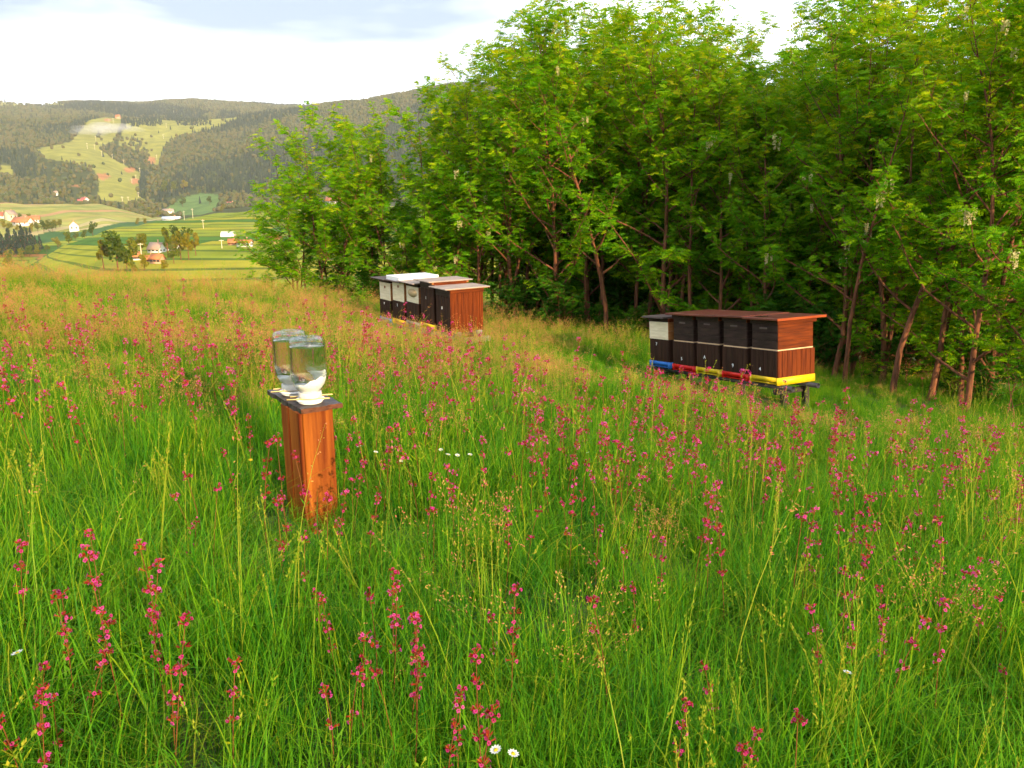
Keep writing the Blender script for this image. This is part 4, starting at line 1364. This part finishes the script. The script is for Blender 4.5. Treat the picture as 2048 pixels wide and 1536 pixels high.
# undergrowth and young locusts along the edge
n_s = 0
for (x0, y0), (x1, y1), n in (((-4.8, 18.4), (-1.2, 15.9), 6), ((-.6, 15.2), (3.0, 13.2), 6), ((3.6, 12.7), (6.3, 9.6), 8), ((.5, 17.0), (4.6, 14.8), 10), ((4.2, 14.4), (8.6, 11.6), 12)):
    for k in range(n):
        u = (k + rng.random()) / n
        zone = 'behind the left-hand hives' if n_s < 6 else 'between the two hive rows' if n_s < 12 else 'right of the right-hand hives' if n_s < 20 else 'deep inside behind the middle' if n_s < 30 else 'behind the right-hand hives'
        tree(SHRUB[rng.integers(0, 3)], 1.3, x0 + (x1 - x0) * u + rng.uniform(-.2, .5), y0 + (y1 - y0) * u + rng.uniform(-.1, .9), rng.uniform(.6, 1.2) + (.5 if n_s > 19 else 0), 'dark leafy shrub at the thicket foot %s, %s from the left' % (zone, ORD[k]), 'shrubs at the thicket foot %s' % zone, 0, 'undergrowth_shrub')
        n_s += 1
for px, py, H, lb in ((432, 543, .95, 'young locust sapling at the meadow crest left of the thicket'), (345, 548, .35, 'tiny locust sapling at the meadow crest in front of the farm'), (500, 560, .6, 'small locust sapling beside the leftmost locust tree')):
    x, y, z = ground_hit(px, py + 14)
    tree(SAPL[rng.integers(0, 2)], 1.5, x, y, H * 1.15, lb, 'locust saplings at the crest', 0, 'locust_sapling')
for px, py, H, lb in ((1030, 650, .9, 'leafy locust shoot right of the left-hand hives'), (1190, 640, .9, 'leafy locust shoot at the wood edge between the hive rows'), (1110, 655, 1.3, 'taller leafy locust shoot between left-hand hives and mid wood edge'), (1260, 668, 1.2, 'leafy locust shoot just left of the blue-based hive'), (960, 618, 1.5, 'tall leafy locust shoot directly behind the nearest left-hand hive'), (740, 590, 1.2, 'leafy locust shoot left of the leftmost left-hand hive'), (1740, 770, 1.0, 'leafy locust shoot right of the right-hand hives'), (1690, 752, 1.5, 'tall leafy locust shoot close behind the right-hand hives'), (1820, 778, 1.7, 'tall leafy locust shoot among the right-hand trunks'), (1950, 815, 1.5, 'bushy locust shoot under the forked locust'), (1420, 712, 1.6, 'tall leafy locust shoot rising behind the right-hand roofs'), (1880, 800, 1.1, 'leafy locust shoot near the right edge of the picture'), (2030, 860, 1.2, 'leafy locust shoot cut by the right edge of the picture')):
    x, y, z = ground_hit(px, py)
    tree(SAPL[rng.integers(0, 2)], 1.5, x, y, H, lb, 'locust shoots at the wood edge', 0, 'locust_sapling')

# ------------------------------------------------------------------ grass
def blades(n, r_, rad, h0, h1, w0, w1, lean, seg=4):
    a = r_.uniform(0, 6.28, n)
    rr = rad * np.sqrt(r_.random(n))
    B = np.stack([rr * np.cos(a), rr * np.sin(a), np.full(n, -.01)], -1)
    h = r_.uniform(h0, h1, n)
    la = r_.uniform(0, 6.28, n)
    ln = np.abs(r_.normal(lean, lean * .6, n))
    ld = np.stack([np.cos(la), np.sin(la), np.zeros(n)], -1)
    sd = np.stack([-np.sin(la + r_.normal(0, .6, n)), np.cos(la), np.zeros(n)], -1)
    w = r_.uniform(w0, w1, n)
    V = []
    for k in range(seg + 1):
        t = k / seg
        C = B + ld * (h * ln * t ** 2)[:, None] + np.array([[0, 0, 1.]]) * (h * (t - .38 * np.minimum(ln, 1.3) * t ** 2.4))[:, None]
        ww = (w * (1 - t ** 2.2) * .5 * (.7 + .3 * min(1, t * 4)) + .0003)[:, None]
        V += [C - sd * ww, C + sd * ww]
    V = np.stack(V, 1)                # n, 2(seg+1), 3
    q = np.array([[2 * k, 2 * k + 1, 2 * k + 3, 2 * k + 2] for k in range(seg)])
    Q = (np.arange(n)[:, None, None] * (2 * seg + 2) + q[None]).reshape(-1, 4)
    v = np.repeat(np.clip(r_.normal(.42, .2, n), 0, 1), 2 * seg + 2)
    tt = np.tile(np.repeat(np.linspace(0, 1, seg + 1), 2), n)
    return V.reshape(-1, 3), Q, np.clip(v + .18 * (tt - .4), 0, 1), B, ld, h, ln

def merge(parts):
    """[(V, Q, v, material)] -> one mesh with several materials"""
    Vs, Qs, vs_, mi, mats, off = [], [], [], [], [], 0
    for V, Q, v, m_ in parts:
        if m_ not in mats: mats.append(m_)
        Vs.append(V)
        Qs.append(np.asarray(Q) + off)
        vs_.append(v)
        mi.append(np.full(len(Q), mats.index(m_)))
        off += len(V)
    me = np_mesh('tuft', np.concatenate(Vs), np.concatenate(Qs), None, None, {'v': np.concatenate(vs_)})
    for m_ in mats: me.materials.append(m_)
    me.polygons.foreach_set('material_index', np.concatenate(mi).astype(np.int32))
    return me

def diamonds(C, D, l, w, r_):
    n = len(C)
    D = norm(D)
    W = norm(np.cross(D, r_.normal(0, 1, (n, 3)))) * np.reshape(w, (-1, 1))
    D = D * np.reshape(l, (-1, 1))
    V = np.stack([C, C + D * .45 + W, C + D, C + D * .45 - W], 1).reshape(-1, 3)
    return V, np.arange(n * 4).reshape(-1, 4), np.repeat(r_.random(n), 4)

def seed_tuft(seed, n, h0, h1, kind, lean=.22):
    r_ = np.random.default_rng(seed)
    V, Q, v, B, ld, h, ln = blades(n, r_, .13, h0, h1, .0022, .0032, lean, 5)
    parts = [(V, Q, v, M['stalk'])]
    Cs, Ds, ls, ws = [], [], [], []
    for i_ in range(n):
        m_ = {'fluff': 34, 'brome': 22, 'spike': 26}[kind]
        t0 = {'fluff': .74, 'brome': .70, 'spike': .80}[kind]
        t = r_.uniform(t0, 1.0, m_)
        C = B[i_] + ld[i_] * (h[i_] * ln[i_] * t ** 2)[:, None] + np.array([[0, 0, 1.]]) * (h[i_] * (t - .38 * min(ln[i_], 1.3) * t ** 2.4))[:, None]
        if kind == 'fluff':
            sp = .030 * (1.05 - t) / .3 + .004
            C = C + r_.normal(0, 1, (m_, 3)) * sp[:, None] * np.array([[1, 1, .5]])
            D = r_.normal(0, .6, (m_, 3)) + np.array([[0, 0, 1.]]) + ld[i_] * .5
            l, w = r_.uniform(.007, .013, m_), np.full(m_, .0022)
        elif kind == 'brome':
            C = C + r_.normal(0, .006, (m_, 3))
            D = ld[i_] * .9 + np.array([0, 0, -.25]) + r_.normal(0, .45, (m_, 3))
            l, w = r_.uniform(.009, .016, m_), np.full(m_, .0020)
        else:
            C = C + r_.normal(0, .0022, (m_, 3))
            D = np.array([[0, 0, 1.]]) + ld[i_] * ln[i_] + r_.normal(0, .25, (m_, 3))
            l, w = r_.uniform(.008, .014, m_), np.full(m_, .0022)
        Cs.append(C); Ds.append(D); ls.append(l); ws.append(w)
    V2, Q2, v2 = diamonds(np.concatenate(Cs), np.concatenate(Ds), np.concatenate(ls), np.concatenate(ws), r_)
    parts.append((V2, Q2, v2, M['straw'] if kind != 'spike' else M['stalk']))
    return merge(parts)

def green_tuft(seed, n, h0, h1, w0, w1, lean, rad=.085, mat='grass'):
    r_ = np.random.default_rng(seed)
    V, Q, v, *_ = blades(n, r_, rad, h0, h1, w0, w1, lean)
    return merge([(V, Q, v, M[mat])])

def broad_tuft(seed):
    r_ = np.random.default_rng(seed)
    V, Q, v, *_ = blades(9, r_, .05, .12, .24, .016, .030, .55)
    V2, Q2, v2, *_ = blades(8, r_, .06, .2, .4, .003, .005, .3)
    return merge([(V, Q, v, M['broad']), (V2, Q2, v2, M['grass'])])

GK = [green_tuft(1, 125, .16, .40, .0020, .0038, .30, .16), green_tuft(2, 125, .14, .34, .0019, .0036, .42, .16), green_tuft(3, 115, .20, .46, .0023, .0045, .28, .16), green_tuft(4, 135, .12, .30, .0018, .0034, .55, .16), green_tuft(5, 75, .24, .50, .0026, .0052, .34, .16),   # 0-4
      seed_tuft(6, 13, .40, .60, 'fluff'), seed_tuft(7, 12, .36, .56, 'fluff', .35), seed_tuft(8, 8, .42, .66, 'spike', .15), seed_tuft(9, 2, .62, .82, 'brome', .55), broad_tuft(10), broad_tuft(11), seed_tuft(12, 3, .55, .75, 'spike', .3), green_tuft(13, 46, .14, .36, .0022, .0042, 1.0, .17, 'stalk'), green_tuft(14, 60, .20, .46, .0022, .0040, .75, .17)]         # 5-11

HBOX = []
for MM, x0, x1 in ((MR, -PITCHX * 4 - .05, HW), (frame_matrix(P1 - ex_l * HW, ex_l, ey_l), -PL * 4, HW)):
    HBOX.append((MM.inverted(), x0, x1))
MFI = MF.inverted()
def blocked(x, y):
    """0 free, 1 under the hives (short grass only), 2 inside the post"""
    for MI, x0, x1 in HBOX:
        q = MI @ Vector((x, y, 0))
        if x0 - .02 < q.x < x1 + .02 and -.02 < q.y < HD + .02: return 1
    q = MFI @ Vector((x, y, 0))
    if px0 - .03 < q.x < px1 + .02 and py0 - .03 < q.y < py1 + .02: return 2
    return 0

def field_points(y0, y1, dens, ymargin=.9):
    A = (y1 - y0) * 2 * (.72 * y1 + ymargin)
    n = int(A * dens)
    x = rng.uniform(-1, 1, n) * (.72 * y1 + ymargin)
    y = rng.uniform(y0, y1, n)
    k = np.abs(x) < .72 * np.maximum(y, 0) + ymargin
    return x[k], y[k]
PX, PY = [], []
for y0, y1, dn in ((.25, 2.2, 95), (2.2, 4.5, 88), (4.5, 8, 76), (8, 13, 58), (13, 21, 36)):
    x, y = field_points(y0, y1, dn)
    PX.append(x)
    PY.append(y)
PX, PY = np.concatenate(PX), np.concatenate(PY)
az = np.degrees(np.arctan2(PX, PY))
keep = np.hypot(PX, PY) < np.interp(az, [-40, -20, 0, 20, 40], [18.5, 22, 20, 16, 12.5])
PX, PY = PX[keep], PY[keep]
n = len(PX)
dry = smooth(4.2, 7.0, PY) * (1 - .55 * smooth(12, 17, PY)) * (.62 + .55 * vnoise(PX, PY, .9, 8)) * (1 - smooth(1.5, 4.5, PX - .55 * (PY - 6)))
dry = np.clip(dry, 0, 1)
u = rng.random(n)
idx = rng.integers(0, 5, n)
idx = np.where(u < .008 + .46 * dry, rng.integers(5, 7, n), idx)
idx = np.where((u > .89), np.where(rng.random(n) < .5, 7, 11), idx)
idx = np.where((u > .975 - .03 * dry), 8, idx)
idx = np.where((u > .81) & (u < .89), rng.integers(9, 11, n), idx)
ex_ = [ground_hit(q, 668 + rng.uniform(-14, 14)) for q in rng.uniform(972, 1045, 16)]
PX = np.concatenate([PX, [e_[0] for e_ in ex_]])
PY = np.concatenate([PY, [e_[1] for e_ in ex_]])
idx = np.concatenate([idx, np.full(16, 8)])
dry = np.concatenate([dry, np.zeros(16)])
n = len(PX)
un = rng.random(n)
idx = np.where((idx < 5) & (un < .07), 12, idx)
idx = np.where((idx < 5) & (un > .80), 13, idx)
sc = (.82 + .25 * vnoise(PX, PY, 1.4, 1) + rng.normal(0, .12, n)).clip(.5, 1.35)
sc = sc * (1 + .12 * smooth(10, 15, PY))
def near_row(MI, x0, x1, x, y, d):
    q = [MI @ Vector((a_, b_, 0)) for a_, b_ in zip(x, y)]
    qx, qy = np.array([v_.x for v_ in q]), np.array([v_.y for v_ in q])
    dx = np.maximum(np.maximum(x0 - qx, qx - x1), 0)
    dy = np.maximum(np.maximum(-qy, qy - HD), 0)
    return 1 - smooth(.1, d, np.hypot(dx, dy))
nr0 = near_row(*HBOX[0], PX, PY, 2.3)
sc *= 1 - .62 * nr0
idx = np.where((nr0 > .45) & (idx > 4), rng.integers(0, 5, n), idx)
sc *= 1 - .42 * near_row(*HBOX[1], PX, PY, 1.2)
edge_x = np.array([3.4, 4.1, 4.8, 5.0, 5.5, 5.9, 6.6])
edge_y = np.array([12.9, 12.2, 11.5, 10.0, 9.2, 8.5, 7.6])
de = np.min(np.hypot(PX[:, None] - edge_x[None], PY[:, None] - edge_y[None]), 1)
sc *= 1 - .5 * (1 - smooth(.3, 1.6, de))
dpf = np.hypot(PX - PF.x - .06, PY - PF.y + .22)
sc *= 1 - .55 * (1 - smooth(.12, .50, dpf))
kill = np.zeros(n, bool)
for i_ in range(n):
    b = blocked(PX[i_], PY[i_])
    if b == 2: kill[i_] = True
    elif b == 1:
        sc[i_] *= .32
        idx[i_] = rng.integers(0, 4)
near_cam = (PY < .9) & (np.abs(PX) < .9)
sc[near_cam] = np.minimum(sc[near_cam], .85)
idx[near_cam & (idx > 4) & (idx < 9)] = 2
ok = ~kill
PX, PY, idx, sc = PX[ok], PY[ok], idx[ok], sc[ok]
n = len(PX)
rot = np.stack([rng.normal(0, .09, n), rng.normal(0, .09, n), rng.uniform(0, 6.28, n)], -1)
S3 = np.stack([sc * rng.uniform(.9, 1.3, n), sc * rng.uniform(.9, 1.3, n), sc], -1)
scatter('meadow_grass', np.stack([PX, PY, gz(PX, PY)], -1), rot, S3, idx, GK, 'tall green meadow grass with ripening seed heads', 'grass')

# ------------------------------------------------------------------ catchfly flowers
def blossom_arrays(C, D, r_, parts):
    """C centres, D facing directions"""
    n = len(C)
    D = norm(D)
    A = norm(np.cross(D, r_.normal(0, 1, (n, 3))))
    B = np.cross(D, A)
    PV, CV = [], []
    for k in range(5):
        a = k * 1.2566 + .3
        e = A * math.cos(a) + B * math.sin(a)
        f = -A * math.sin(a) + B * math.cos(a)
        l = r_.uniform(.0046, .0078, n)[:, None]
        PV.append(np.stack([C + e * .0012, C + e * l * .7 + f * .0031 + D * .002, C + e * l + D * .0005, C + e * l * .7 - f * .0031 + D * .002], 1))
    for k in range(3):
        a = k * 2.094
        e, e2 = A * math.cos(a) + B * math.sin(a), A * math.cos(a + 2.094) + B * math.sin(a + 2.094)
        CV.append(np.stack([C - D * .015 + e * .0012, C - D * .015 + e2 * .0012, C + e2 * .0024, C + e * .0024], 1))
    PV = np.concatenate(PV).reshape(-1, 3)
    CV = np.concatenate(CV).reshape(-1, 3)
    parts.append((PV, np.arange(len(PV)).reshape(-1, 4), r_.random(len(PV)) * .3 + .35, M['petal']))
    parts.append((CV, np.arange(len(CV)).reshape(-1, 4), r_.random(len(CV)), M['calyx']))

def catchfly(seed, H, tiers, per):
    r_ = np.random.default_rng(seed)
    a = r_.uniform(0, 6.28)
    P = np.array([[0, 0, -.02], [0, 0, H * .4], [math.cos(a) * .02, math.sin(a) * .02, H * .75], [math.cos(a) * .045, math.sin(a) * .045, H]])
    tt = np.linspace(0, 1, 9)
    P = np.stack([np.interp(tt, [0, .4, .75, 1], P[:, k]) for k in range(3)], -1)
    tv, tq = tubes([P], [np.linspace(.0020, .0011, 9)], 4)
    sp = [(tv, tq, np.full(len(tv), .5), M['fl_stem'])]
    for k in range(3):
        z = H * (.15 + .17 * k)
        for s_ in (-1, 1):
            b = a + k * 1.57
            d = np.array([[math.cos(b) * s_, math.sin(b) * s_, .9]])
            V, Q, v = diamonds(np.array([[0, 0, z]]), d, [.055], [.0035], r_)
            sp.append((V, Q, v, M['grass']))
    cl = []
    for t_ in range(tiers):
        u = 1 - .36 * t_ / max(1, tiers - 1) * r_.uniform(.9, 1.1) if tiers > 1 else 1
        c = np.array([np.interp(u, tt, P[:, k]) for k in range(3)])
        m_ = int(per * r_.uniform(.7, 1.3)) + (2 if t_ == 0 else 0)
        ang = np.arange(m_) * 6.28 / m_ + r_.uniform(0, 6) + r_.normal(0, .25, m_)
        ex = r_.uniform(.008, .022, m_)
        D = np.stack([np.cos(ang), np.sin(ang), r_.uniform(-.1, .9, m_)], -1)
        C = c + norm(D) * ex[:, None] + np.stack([0 * ang, 0 * ang, r_.normal(0, .010, m_)], -1)
        parts = []
        blossom_arrays(C, D, r_, parts)
        # buds
        nb_ = 7
        D2 = np.stack([*np.random.default_rng(seed + t_).normal(0, 1, (2, nb_)), np.full(nb_, .6)], -1)
        V, Q, v = diamonds(c + norm(D2) * .006, D2, np.full(nb_, .018), np.full(nb_, .0030), r_)
        parts.append((V, Q, v, M['calyx']))
        cl.append(merge(parts))
    return merge(sp), cl, sp
CF = [catchfly(500, .52, 3, 6), catchfly(501, .46, 3, 5), catchfly(502, .56, 4, 6), catchfly(503, .42, 2, 6), catchfly(504, .50, 4, 4), catchfly(505, .38, 2, 4), catchfly(506, .48, 1, 8)]
CFH = [.52, .46, .56, .42, .50, .38, .48]
def joined(k):
    """whole flower as one mesh, for the uncounted far ones"""
    st_, cl, _ = CF[k]
    bm = bmesh.new()
    mats = []
    for me_ in [st_] + cl:
        tmp = me_.copy()
        remap = []
        for m_ in me_.materials:
            if m_ not in mats: mats.append(m_)
            remap.append(mats.index(m_))
        mi = np.zeros(len(tmp.polygons), np.int32)
        tmp.polygons.foreach_get('material_index', mi)
        tmp.polygons.foreach_set('material_index', np.array(remap, np.int32)[mi])
        bm.from_mesh(tmp)
    me_ = bpy.data.meshes.new('flower')
    bm.to_mesh(me_)
    bm.free()
    for m_ in mats: me_.materials.append(m_)
    return me_

heads = [(55, 1390), (112, 1425), (60, 1450), (20, 1410), (320, 1245), (312, 1330), (325, 1375), (25, 1105), (185, 1115), (300, 1150), (385, 1062), (372, 1075), (215, 1170), (118, 1215), (115, 1240), (655, 1000), (700, 945), (600, 1115), (662, 1195), (668, 1225), (742, 1232), (822, 1255), (815, 1300), (812, 1330), (785, 1170), (772, 1215), (715, 1295), (790, 1370), (858, 1042), (1056, 1035), (1025, 1230), (990, 1255), (1222, 1240), (1215, 1275), (1322, 1112), (1265, 1205), (1248, 1132), (945, 1455), (982, 1375), (912, 1410), (1440, 1360), (1362, 1450), (1502, 1500), (1478, 1515), (1622, 1040), (1706, 1105), (1710, 1140), (1648, 1140), (1660, 1240), (1782, 1215), (1775, 1250), (1778, 1270), (1690, 1285), (1932, 1140), (1985, 1180), (2010, 1220), (2036, 1360), (1995, 1080), (690, 1375), (648, 1385), (450, 1375), (150, 1335), (184, 1265), (405, 980), (408, 1015), (665, 878), (672, 898), (760, 912), (1070, 860), (1062, 880), (1135, 880), (905, 950), (545, 1075), (672, 1010), (640, 1030), (700, 970), (880, 1460), (1420, 1070), (280, 1175), (1590, 1500), (1905, 1260)]
FL = []
for hx, hy in heads:
    k = int(rng.integers(0, 7))
    s = rng.uniform(.70, .95)
    x, y, z = ground_hit(hx, hy, CFH[k] * s * .9)
    FL.append((x, y, k, s))
# drifts of flowers further out
def drift(cx, cy, sx, sy, n):
    x, y = rng.normal(cx, sx, n), rng.normal(cy, sy, n)
    for a_, b_ in zip(x, y):
        if b_ > 2.2 and b_ < 11.5 + .35 * a_ and abs(a_) < .70 * b_ + .2 and not blocked(a_, b_):
            FL.append((a_, b_, int(rng.integers(0, 7)), rng.uniform(.8, 1.12)))
for dpx, dpy, sx, sy, n in ((420, 720, .9, 1.2, 95), (560, 700, .8, 1.0, 80), (180, 680, 1.0, 1.0, 90), (100, 640, 1.2, 1.2, 60), (130, 770, .6, .6, 45), (760, 700, .8, 1.2, 90), (900, 740, .9, 1.0, 80), (1080, 800, .7, .7, 70), (1250, 790, .8, .8, 85), (1400, 850, .8, .7, 90), (1550, 860, .8, .6, 95), (1750, 870, .7, .6, 60), (1350, 950, .6, .5, 50), (1600, 960, .6, .5, 45), (1150, 920, .5, .5, 40), (450, 660, 1.6, 1.2, 45), (660, 640, 1.0, 1.0, 45), (980, 860, .5, .4, 22), (1950, 950, .6, .6, 45), (700, 900, .25, .3, 16), (1900, 1080, .4, .4, 16), (640, 1000, .12, .12, 9), (1480, 760, .6, .3, 40), (230, 610, .9, .8, 30)):
    x, y, z = ground_hit(dpx, dpy, .42)
    drift(x, y, sx, sy, int(n * .44))
x, y = field_points(2.5, 9, .7, .2)
for a_, b_ in zip(x, y):
    if not blocked(a_, b_): FL.append((a_, b_, int(rng.integers(0, 7)), rng.uniform(.75, 1.05)))
FL = [f for f in FL if f[1] < 13.5 and math.hypot(f[0], f[1]) < 17]
nrf = near_row(*HBOX[0], [f[0] for f in FL], [f[1] for f in FL], 2.4)
FL = [(f[0], f[1], f[2], f[3] * (1 - .4 * q)) for f, q in zip(FL, nrf) if q < .62]
FL.sort(key=lambda f: math.hypot(f[0], f[1]))
def fzone(x, y):
    px, py = project(x, y, float(gz(x, y)) + .4)
    h = 'left' if px < 500 else 'centre left' if px < 900 else 'centre right' if px < 1450 else 'right'
    v = 'front' if py > 1230 else 'middle' if py > 1000 else 'rear'
    nm = {('front', 'left'): 'in the bottom left corner of the picture', ('front', 'centre left'): 'in the foreground below the feeder post', ('front', 'centre right'): 'in the bottom middle of the picture', ('front', 'right'): 'in the bottom right corner of the picture',
          ('middle', 'left'): 'in the grass left below the feeder post', ('middle', 'centre left'): 'around the foot of the feeder post', ('middle', 'centre right'): 'in the grass right of the feeder post foot', ('middle', 'right'): 'in the grass well below the right-hand hives',
          ('rear', 'left'): 'in the drift left of the feeder jars', ('rear', 'centre left'): 'in the drift beside the feeder jars', ('rear', 'centre right'): 'in the drift between post and right-hand hives', ('rear', 'right'): 'in the drift just below the right-hand hives'}
    return nm[v, h]
TIER = ['three full tiers', 'three loose tiers', 'four full tiers', 'two full tiers', 'four sparse tiers', 'two sparse tiers', 'one round head']
for k, (x, y, kd, s) in enumerate(FL[:300]):
    zn = fzone(x, y)
    t = thing('catchfly_flower', 'pink catchfly, %s, %s' % (TIER[kd], zn), 'flower', (x, y, float(gz(x, y))), rng.uniform(0, 6.28), 'pink catchflies %s' % zn)
    t.rotation_euler.x = rng.normal(0, .07)
    t.rotation_euler.y = rng.normal(0, .07)
    t.scale = (s, s, s)
    add('stem', CF[kd][0], t)
    for c_ in CF[kd][1]: add('blossom_cluster', c_, t)
rest = FL[300:]
if rest:
    X = np.array([f[0] for f in rest])
    Y = np.array([f[1] for f in rest])
    s = np.array([f[3] for f in rest]) * 1.08
    n = len(rest)
    scatter('catchfly_drift', np.stack([X, Y, gz(X, Y)], -1), np.stack([rng.normal(0, .07, n), rng.normal(0, .07, n), rng.uniform(0, 6.28, n)], -1), np.stack([s, s, s], -1), [f[2] for f in rest], [joined(k) for k in range(7)], 'pink and reddish drifts of catchfly across the far meadow', 'flowers')

# white and yellow single flowers
def daisy(seed, mat, rad, H, n=11):
    r_ = np.random.default_rng(seed)
    tv, tq = tubes([np.array([[0, 0, 0], [.01, 0, H * .5], [.015, .01, H]])], [np.array([.0016, .0014, .0012])], 4)
    stem = np_mesh('stem', tv, tq, None, M['stalk'], {'v': np.full(len(tv), .3)})
    V = []
    for k in range(n):
        a = k * 6.283 / n
        e = np.array([math.cos(a), math.sin(a), .25])
        f = np.array([-math.sin(a), math.cos(a), 0])
        V += [e * rad * .2, e * rad * .7 + f * rad * .2, e * rad, e * rad * .7 - f * rad * .2]
    V = np.array(V) + np.array([.015, .01, H])
    head = np_mesh('head', V, np.arange(len(V)).reshape(-1, 4), None, mat, {'v': np.full(len(V), .5)})
    disc = lathe('disc', [(rad * .32, 0), (rad * .28, rad * .12), (.0003, rad * .18)], M['yellow_fl'], 8)
    return stem, head, disc
D1, D2 = daisy(1, M['daisy'], .013, .30), daisy(2, M['yellow_fl'], .010, .38, 7)
DSY = [(1045, 1473, 'w', 'white daisy in the grass near the bottom middle'), (962, 1517, 'w', 'white daisy cut by the bottom edge of the picture'), (745, 892, 'w', 'white daisy at mid height right of the feeder post'), (726, 902, 'w', 'white daisy just right of the feeder post edge'), (868, 910, 'w', 'white daisy beside the pale green weed'), (900, 902, 'w', 'white daisy right of the pale green weed'), (914, 906, 'w', 'rightmost daisy of the group by the pale weed'), (778, 918, 'w', 'white daisy between post and pale weed'), (880, 890, 'w', 'white daisy above the pale weed group'), (1198, 905, 'w', 'white daisy in the flower drift below the hives'), (96, 1300, 'w', 'white daisy near the left edge'), (1682, 1370, 'w', 'white daisy low at the right'), (500, 685, 'w', 'white daisy in the drift left of the rear jar'), (504, 708, 'w', 'lower white daisy left of the rear jar'),
       (488, 905, 'y', 'yellow flower left of the feeder post'), (695, 830, 'y', 'yellow flower right of the top board'), (748, 752, 'y', 'yellow flower in the drift right of the jars'), (1100, 705, 'y', 'yellow flower below the left-hand hives'), (1160, 770, 'y', 'yellow flower in the dry grass between hive rows'), (46, 1000, 'y', 'yellow flower at the left edge')]
for hx, hy, c, lb in DSY:
    pr, H = (D1, .30) if c == 'w' else (D2, .38)
    s = rng.uniform(.9, 1.1)
    x, y, z = ground_hit(hx, hy, H * s)
    t = thing('daisy_flower' if c == 'w' else 'yellow_wildflower', lb, 'flower', (x, y, z), rng.uniform(0, 6.28), 'white daisies' if c == 'w' else 'yellow wildflowers')
    t.scale = (s, s, s)
    t.rotation_euler.x = .25
    add('stem', pr[0], t)
    add('petal_ring', pr[1], t)
    add('flower_disc', pr[2], t, (.015, .01, H + .001))

# yellow-flowering weeds on the left crest
def weed(seed):
    r_ = np.random.default_rng(seed)
    V, Q, v, B, ld, h, ln = blades(26, r_, .22, .35, .62, .004, .007, .25, 4)
    n = 130
    i_ = r_.integers(0, 26, n)
    C = B[i_] + ld[i_] * (h[i_] * ln[i_])[:, None] + np.array([[0, 0, 1.]]) * (h[i_] * (1 - .38 * np.minimum(ln[i_], 1.3)))[:, None] + r_.normal(0, .035, (n, 3))
    V2, Q2, v2 = diamonds(C, r_.normal(0, 1, (n, 3)), np.full(n, .022), np.full(n, .009), r_)
    n3 = 150
    i3 = r_.integers(0, 26, n3)
    t = r_.uniform(.2, .9, n3)
    C3 = B[i3] + ld[i3] * (h[i3] * ln[i3] * t ** 2)[:, None] + np.array([[0, 0, 1.]]) * (h[i3] * t * .9)[:, None]
    V3, Q3, v3 = diamonds(C3, r_.normal(0, 1, (n3, 3)) + np.array([[0, 0, .4]]), np.full(n3, .07), np.full(n3, .011), r_)
    lv = merge([(V, Q, v, M['stalk']), (V3, Q3, v3, M['broad'])])
    fl = merge([(V2, Q2, v2, M['yellow_fl'])])
    return lv, fl
WD = [weed(1), weed(2)]
for k, px in enumerate((18, 40, 62, 88, 112, 130, 142, 160, 186)):
    x, y, z = ground_hit(px, 560 + rng.uniform(-6, 10))
    t = thing('yellow_weed', 'yellow-flowering weed clump on the left meadow crest, %s from the left' % NTH[k], 'weed', (x, y, z), rng.uniform(0, 6), 'yellow weeds on the left crest')
    s = rng.uniform(.8, 1.25)
    t.scale = (s, s, s)
    add('leafy_stem', WD[k % 2][0], t)
    add('flower_head', WD[k % 2][1], t)

# ------------------------------------------------------------------ air
def volume_mat(name, col, dens, g=0.0):
    m = bpy.data.materials.new(name)
    m.use_nodes = True
    t = m.node_tree
    t.nodes.clear()
    o = t.nodes.new('ShaderNodeOutputMaterial')
    v = t.nodes.new('ShaderNodeVolumePrincipled')
    v.inputs['Color'].default_value = (*col, 1)
    v.inputs['Density'].default_value = dens
    v.inputs['Anisotropy'].default_value = g
    t.links.new(v.outputs[0], o.inputs['Volume'])
    return m
zmin, zmax = float(VZ.min()) - 1, float(VZ.max()) + 30
hz = add('haze', boxes_me('haze', [(-3900, -3900, zmin, 7800, 7800, zmax - zmin)], volume_mat('haze air', (.86, .92, 1.0), .000085)))
# wisp of mist drifting over the far clearing
for mpx, mpy, rx, rz_, dn in ((165, 268, 24, 6, .006), (180, 266, 34, 9, .007), (198, 263, 30, 8, .009), (212, 259, 34, 10, .010), (224, 262, 40, 8, .008), (238, 258, 26, 7, .007), (250, 264, 30, 6, .005), (266, 262, 26, 6, .004), (205, 256, 18, 7, .007)):
    lb = 'wisp of white mist drifting over the far clearing'
    p, r_ = valley_point(mpx, mpy + 6)
    p = p * (1 - 45 / r_)
    bm = bmesh.new()
    bmesh.ops.create_icosphere(bm, subdivisions=3, radius=1)
    me = bpy.data.meshes.new('mist')
    bm.to_mesh(me)
    bm.free()
    me.materials.append(volume_mat('mist vapour', (.95, .96, 1.0), dn * .6))
    o = add('mist', me, None, (p[0], p[1], p[2] + 10))
    o.scale = (rx, 26, rz_)
    o.rotation_euler = (0, rng.uniform(-.15, .15), rng.uniform(-.3, .3))
    tag(o, lb, 'mist', kind='stuff')
tag(hz, 'thin pale haze filling the valley air', 'haze', kind='stuff')
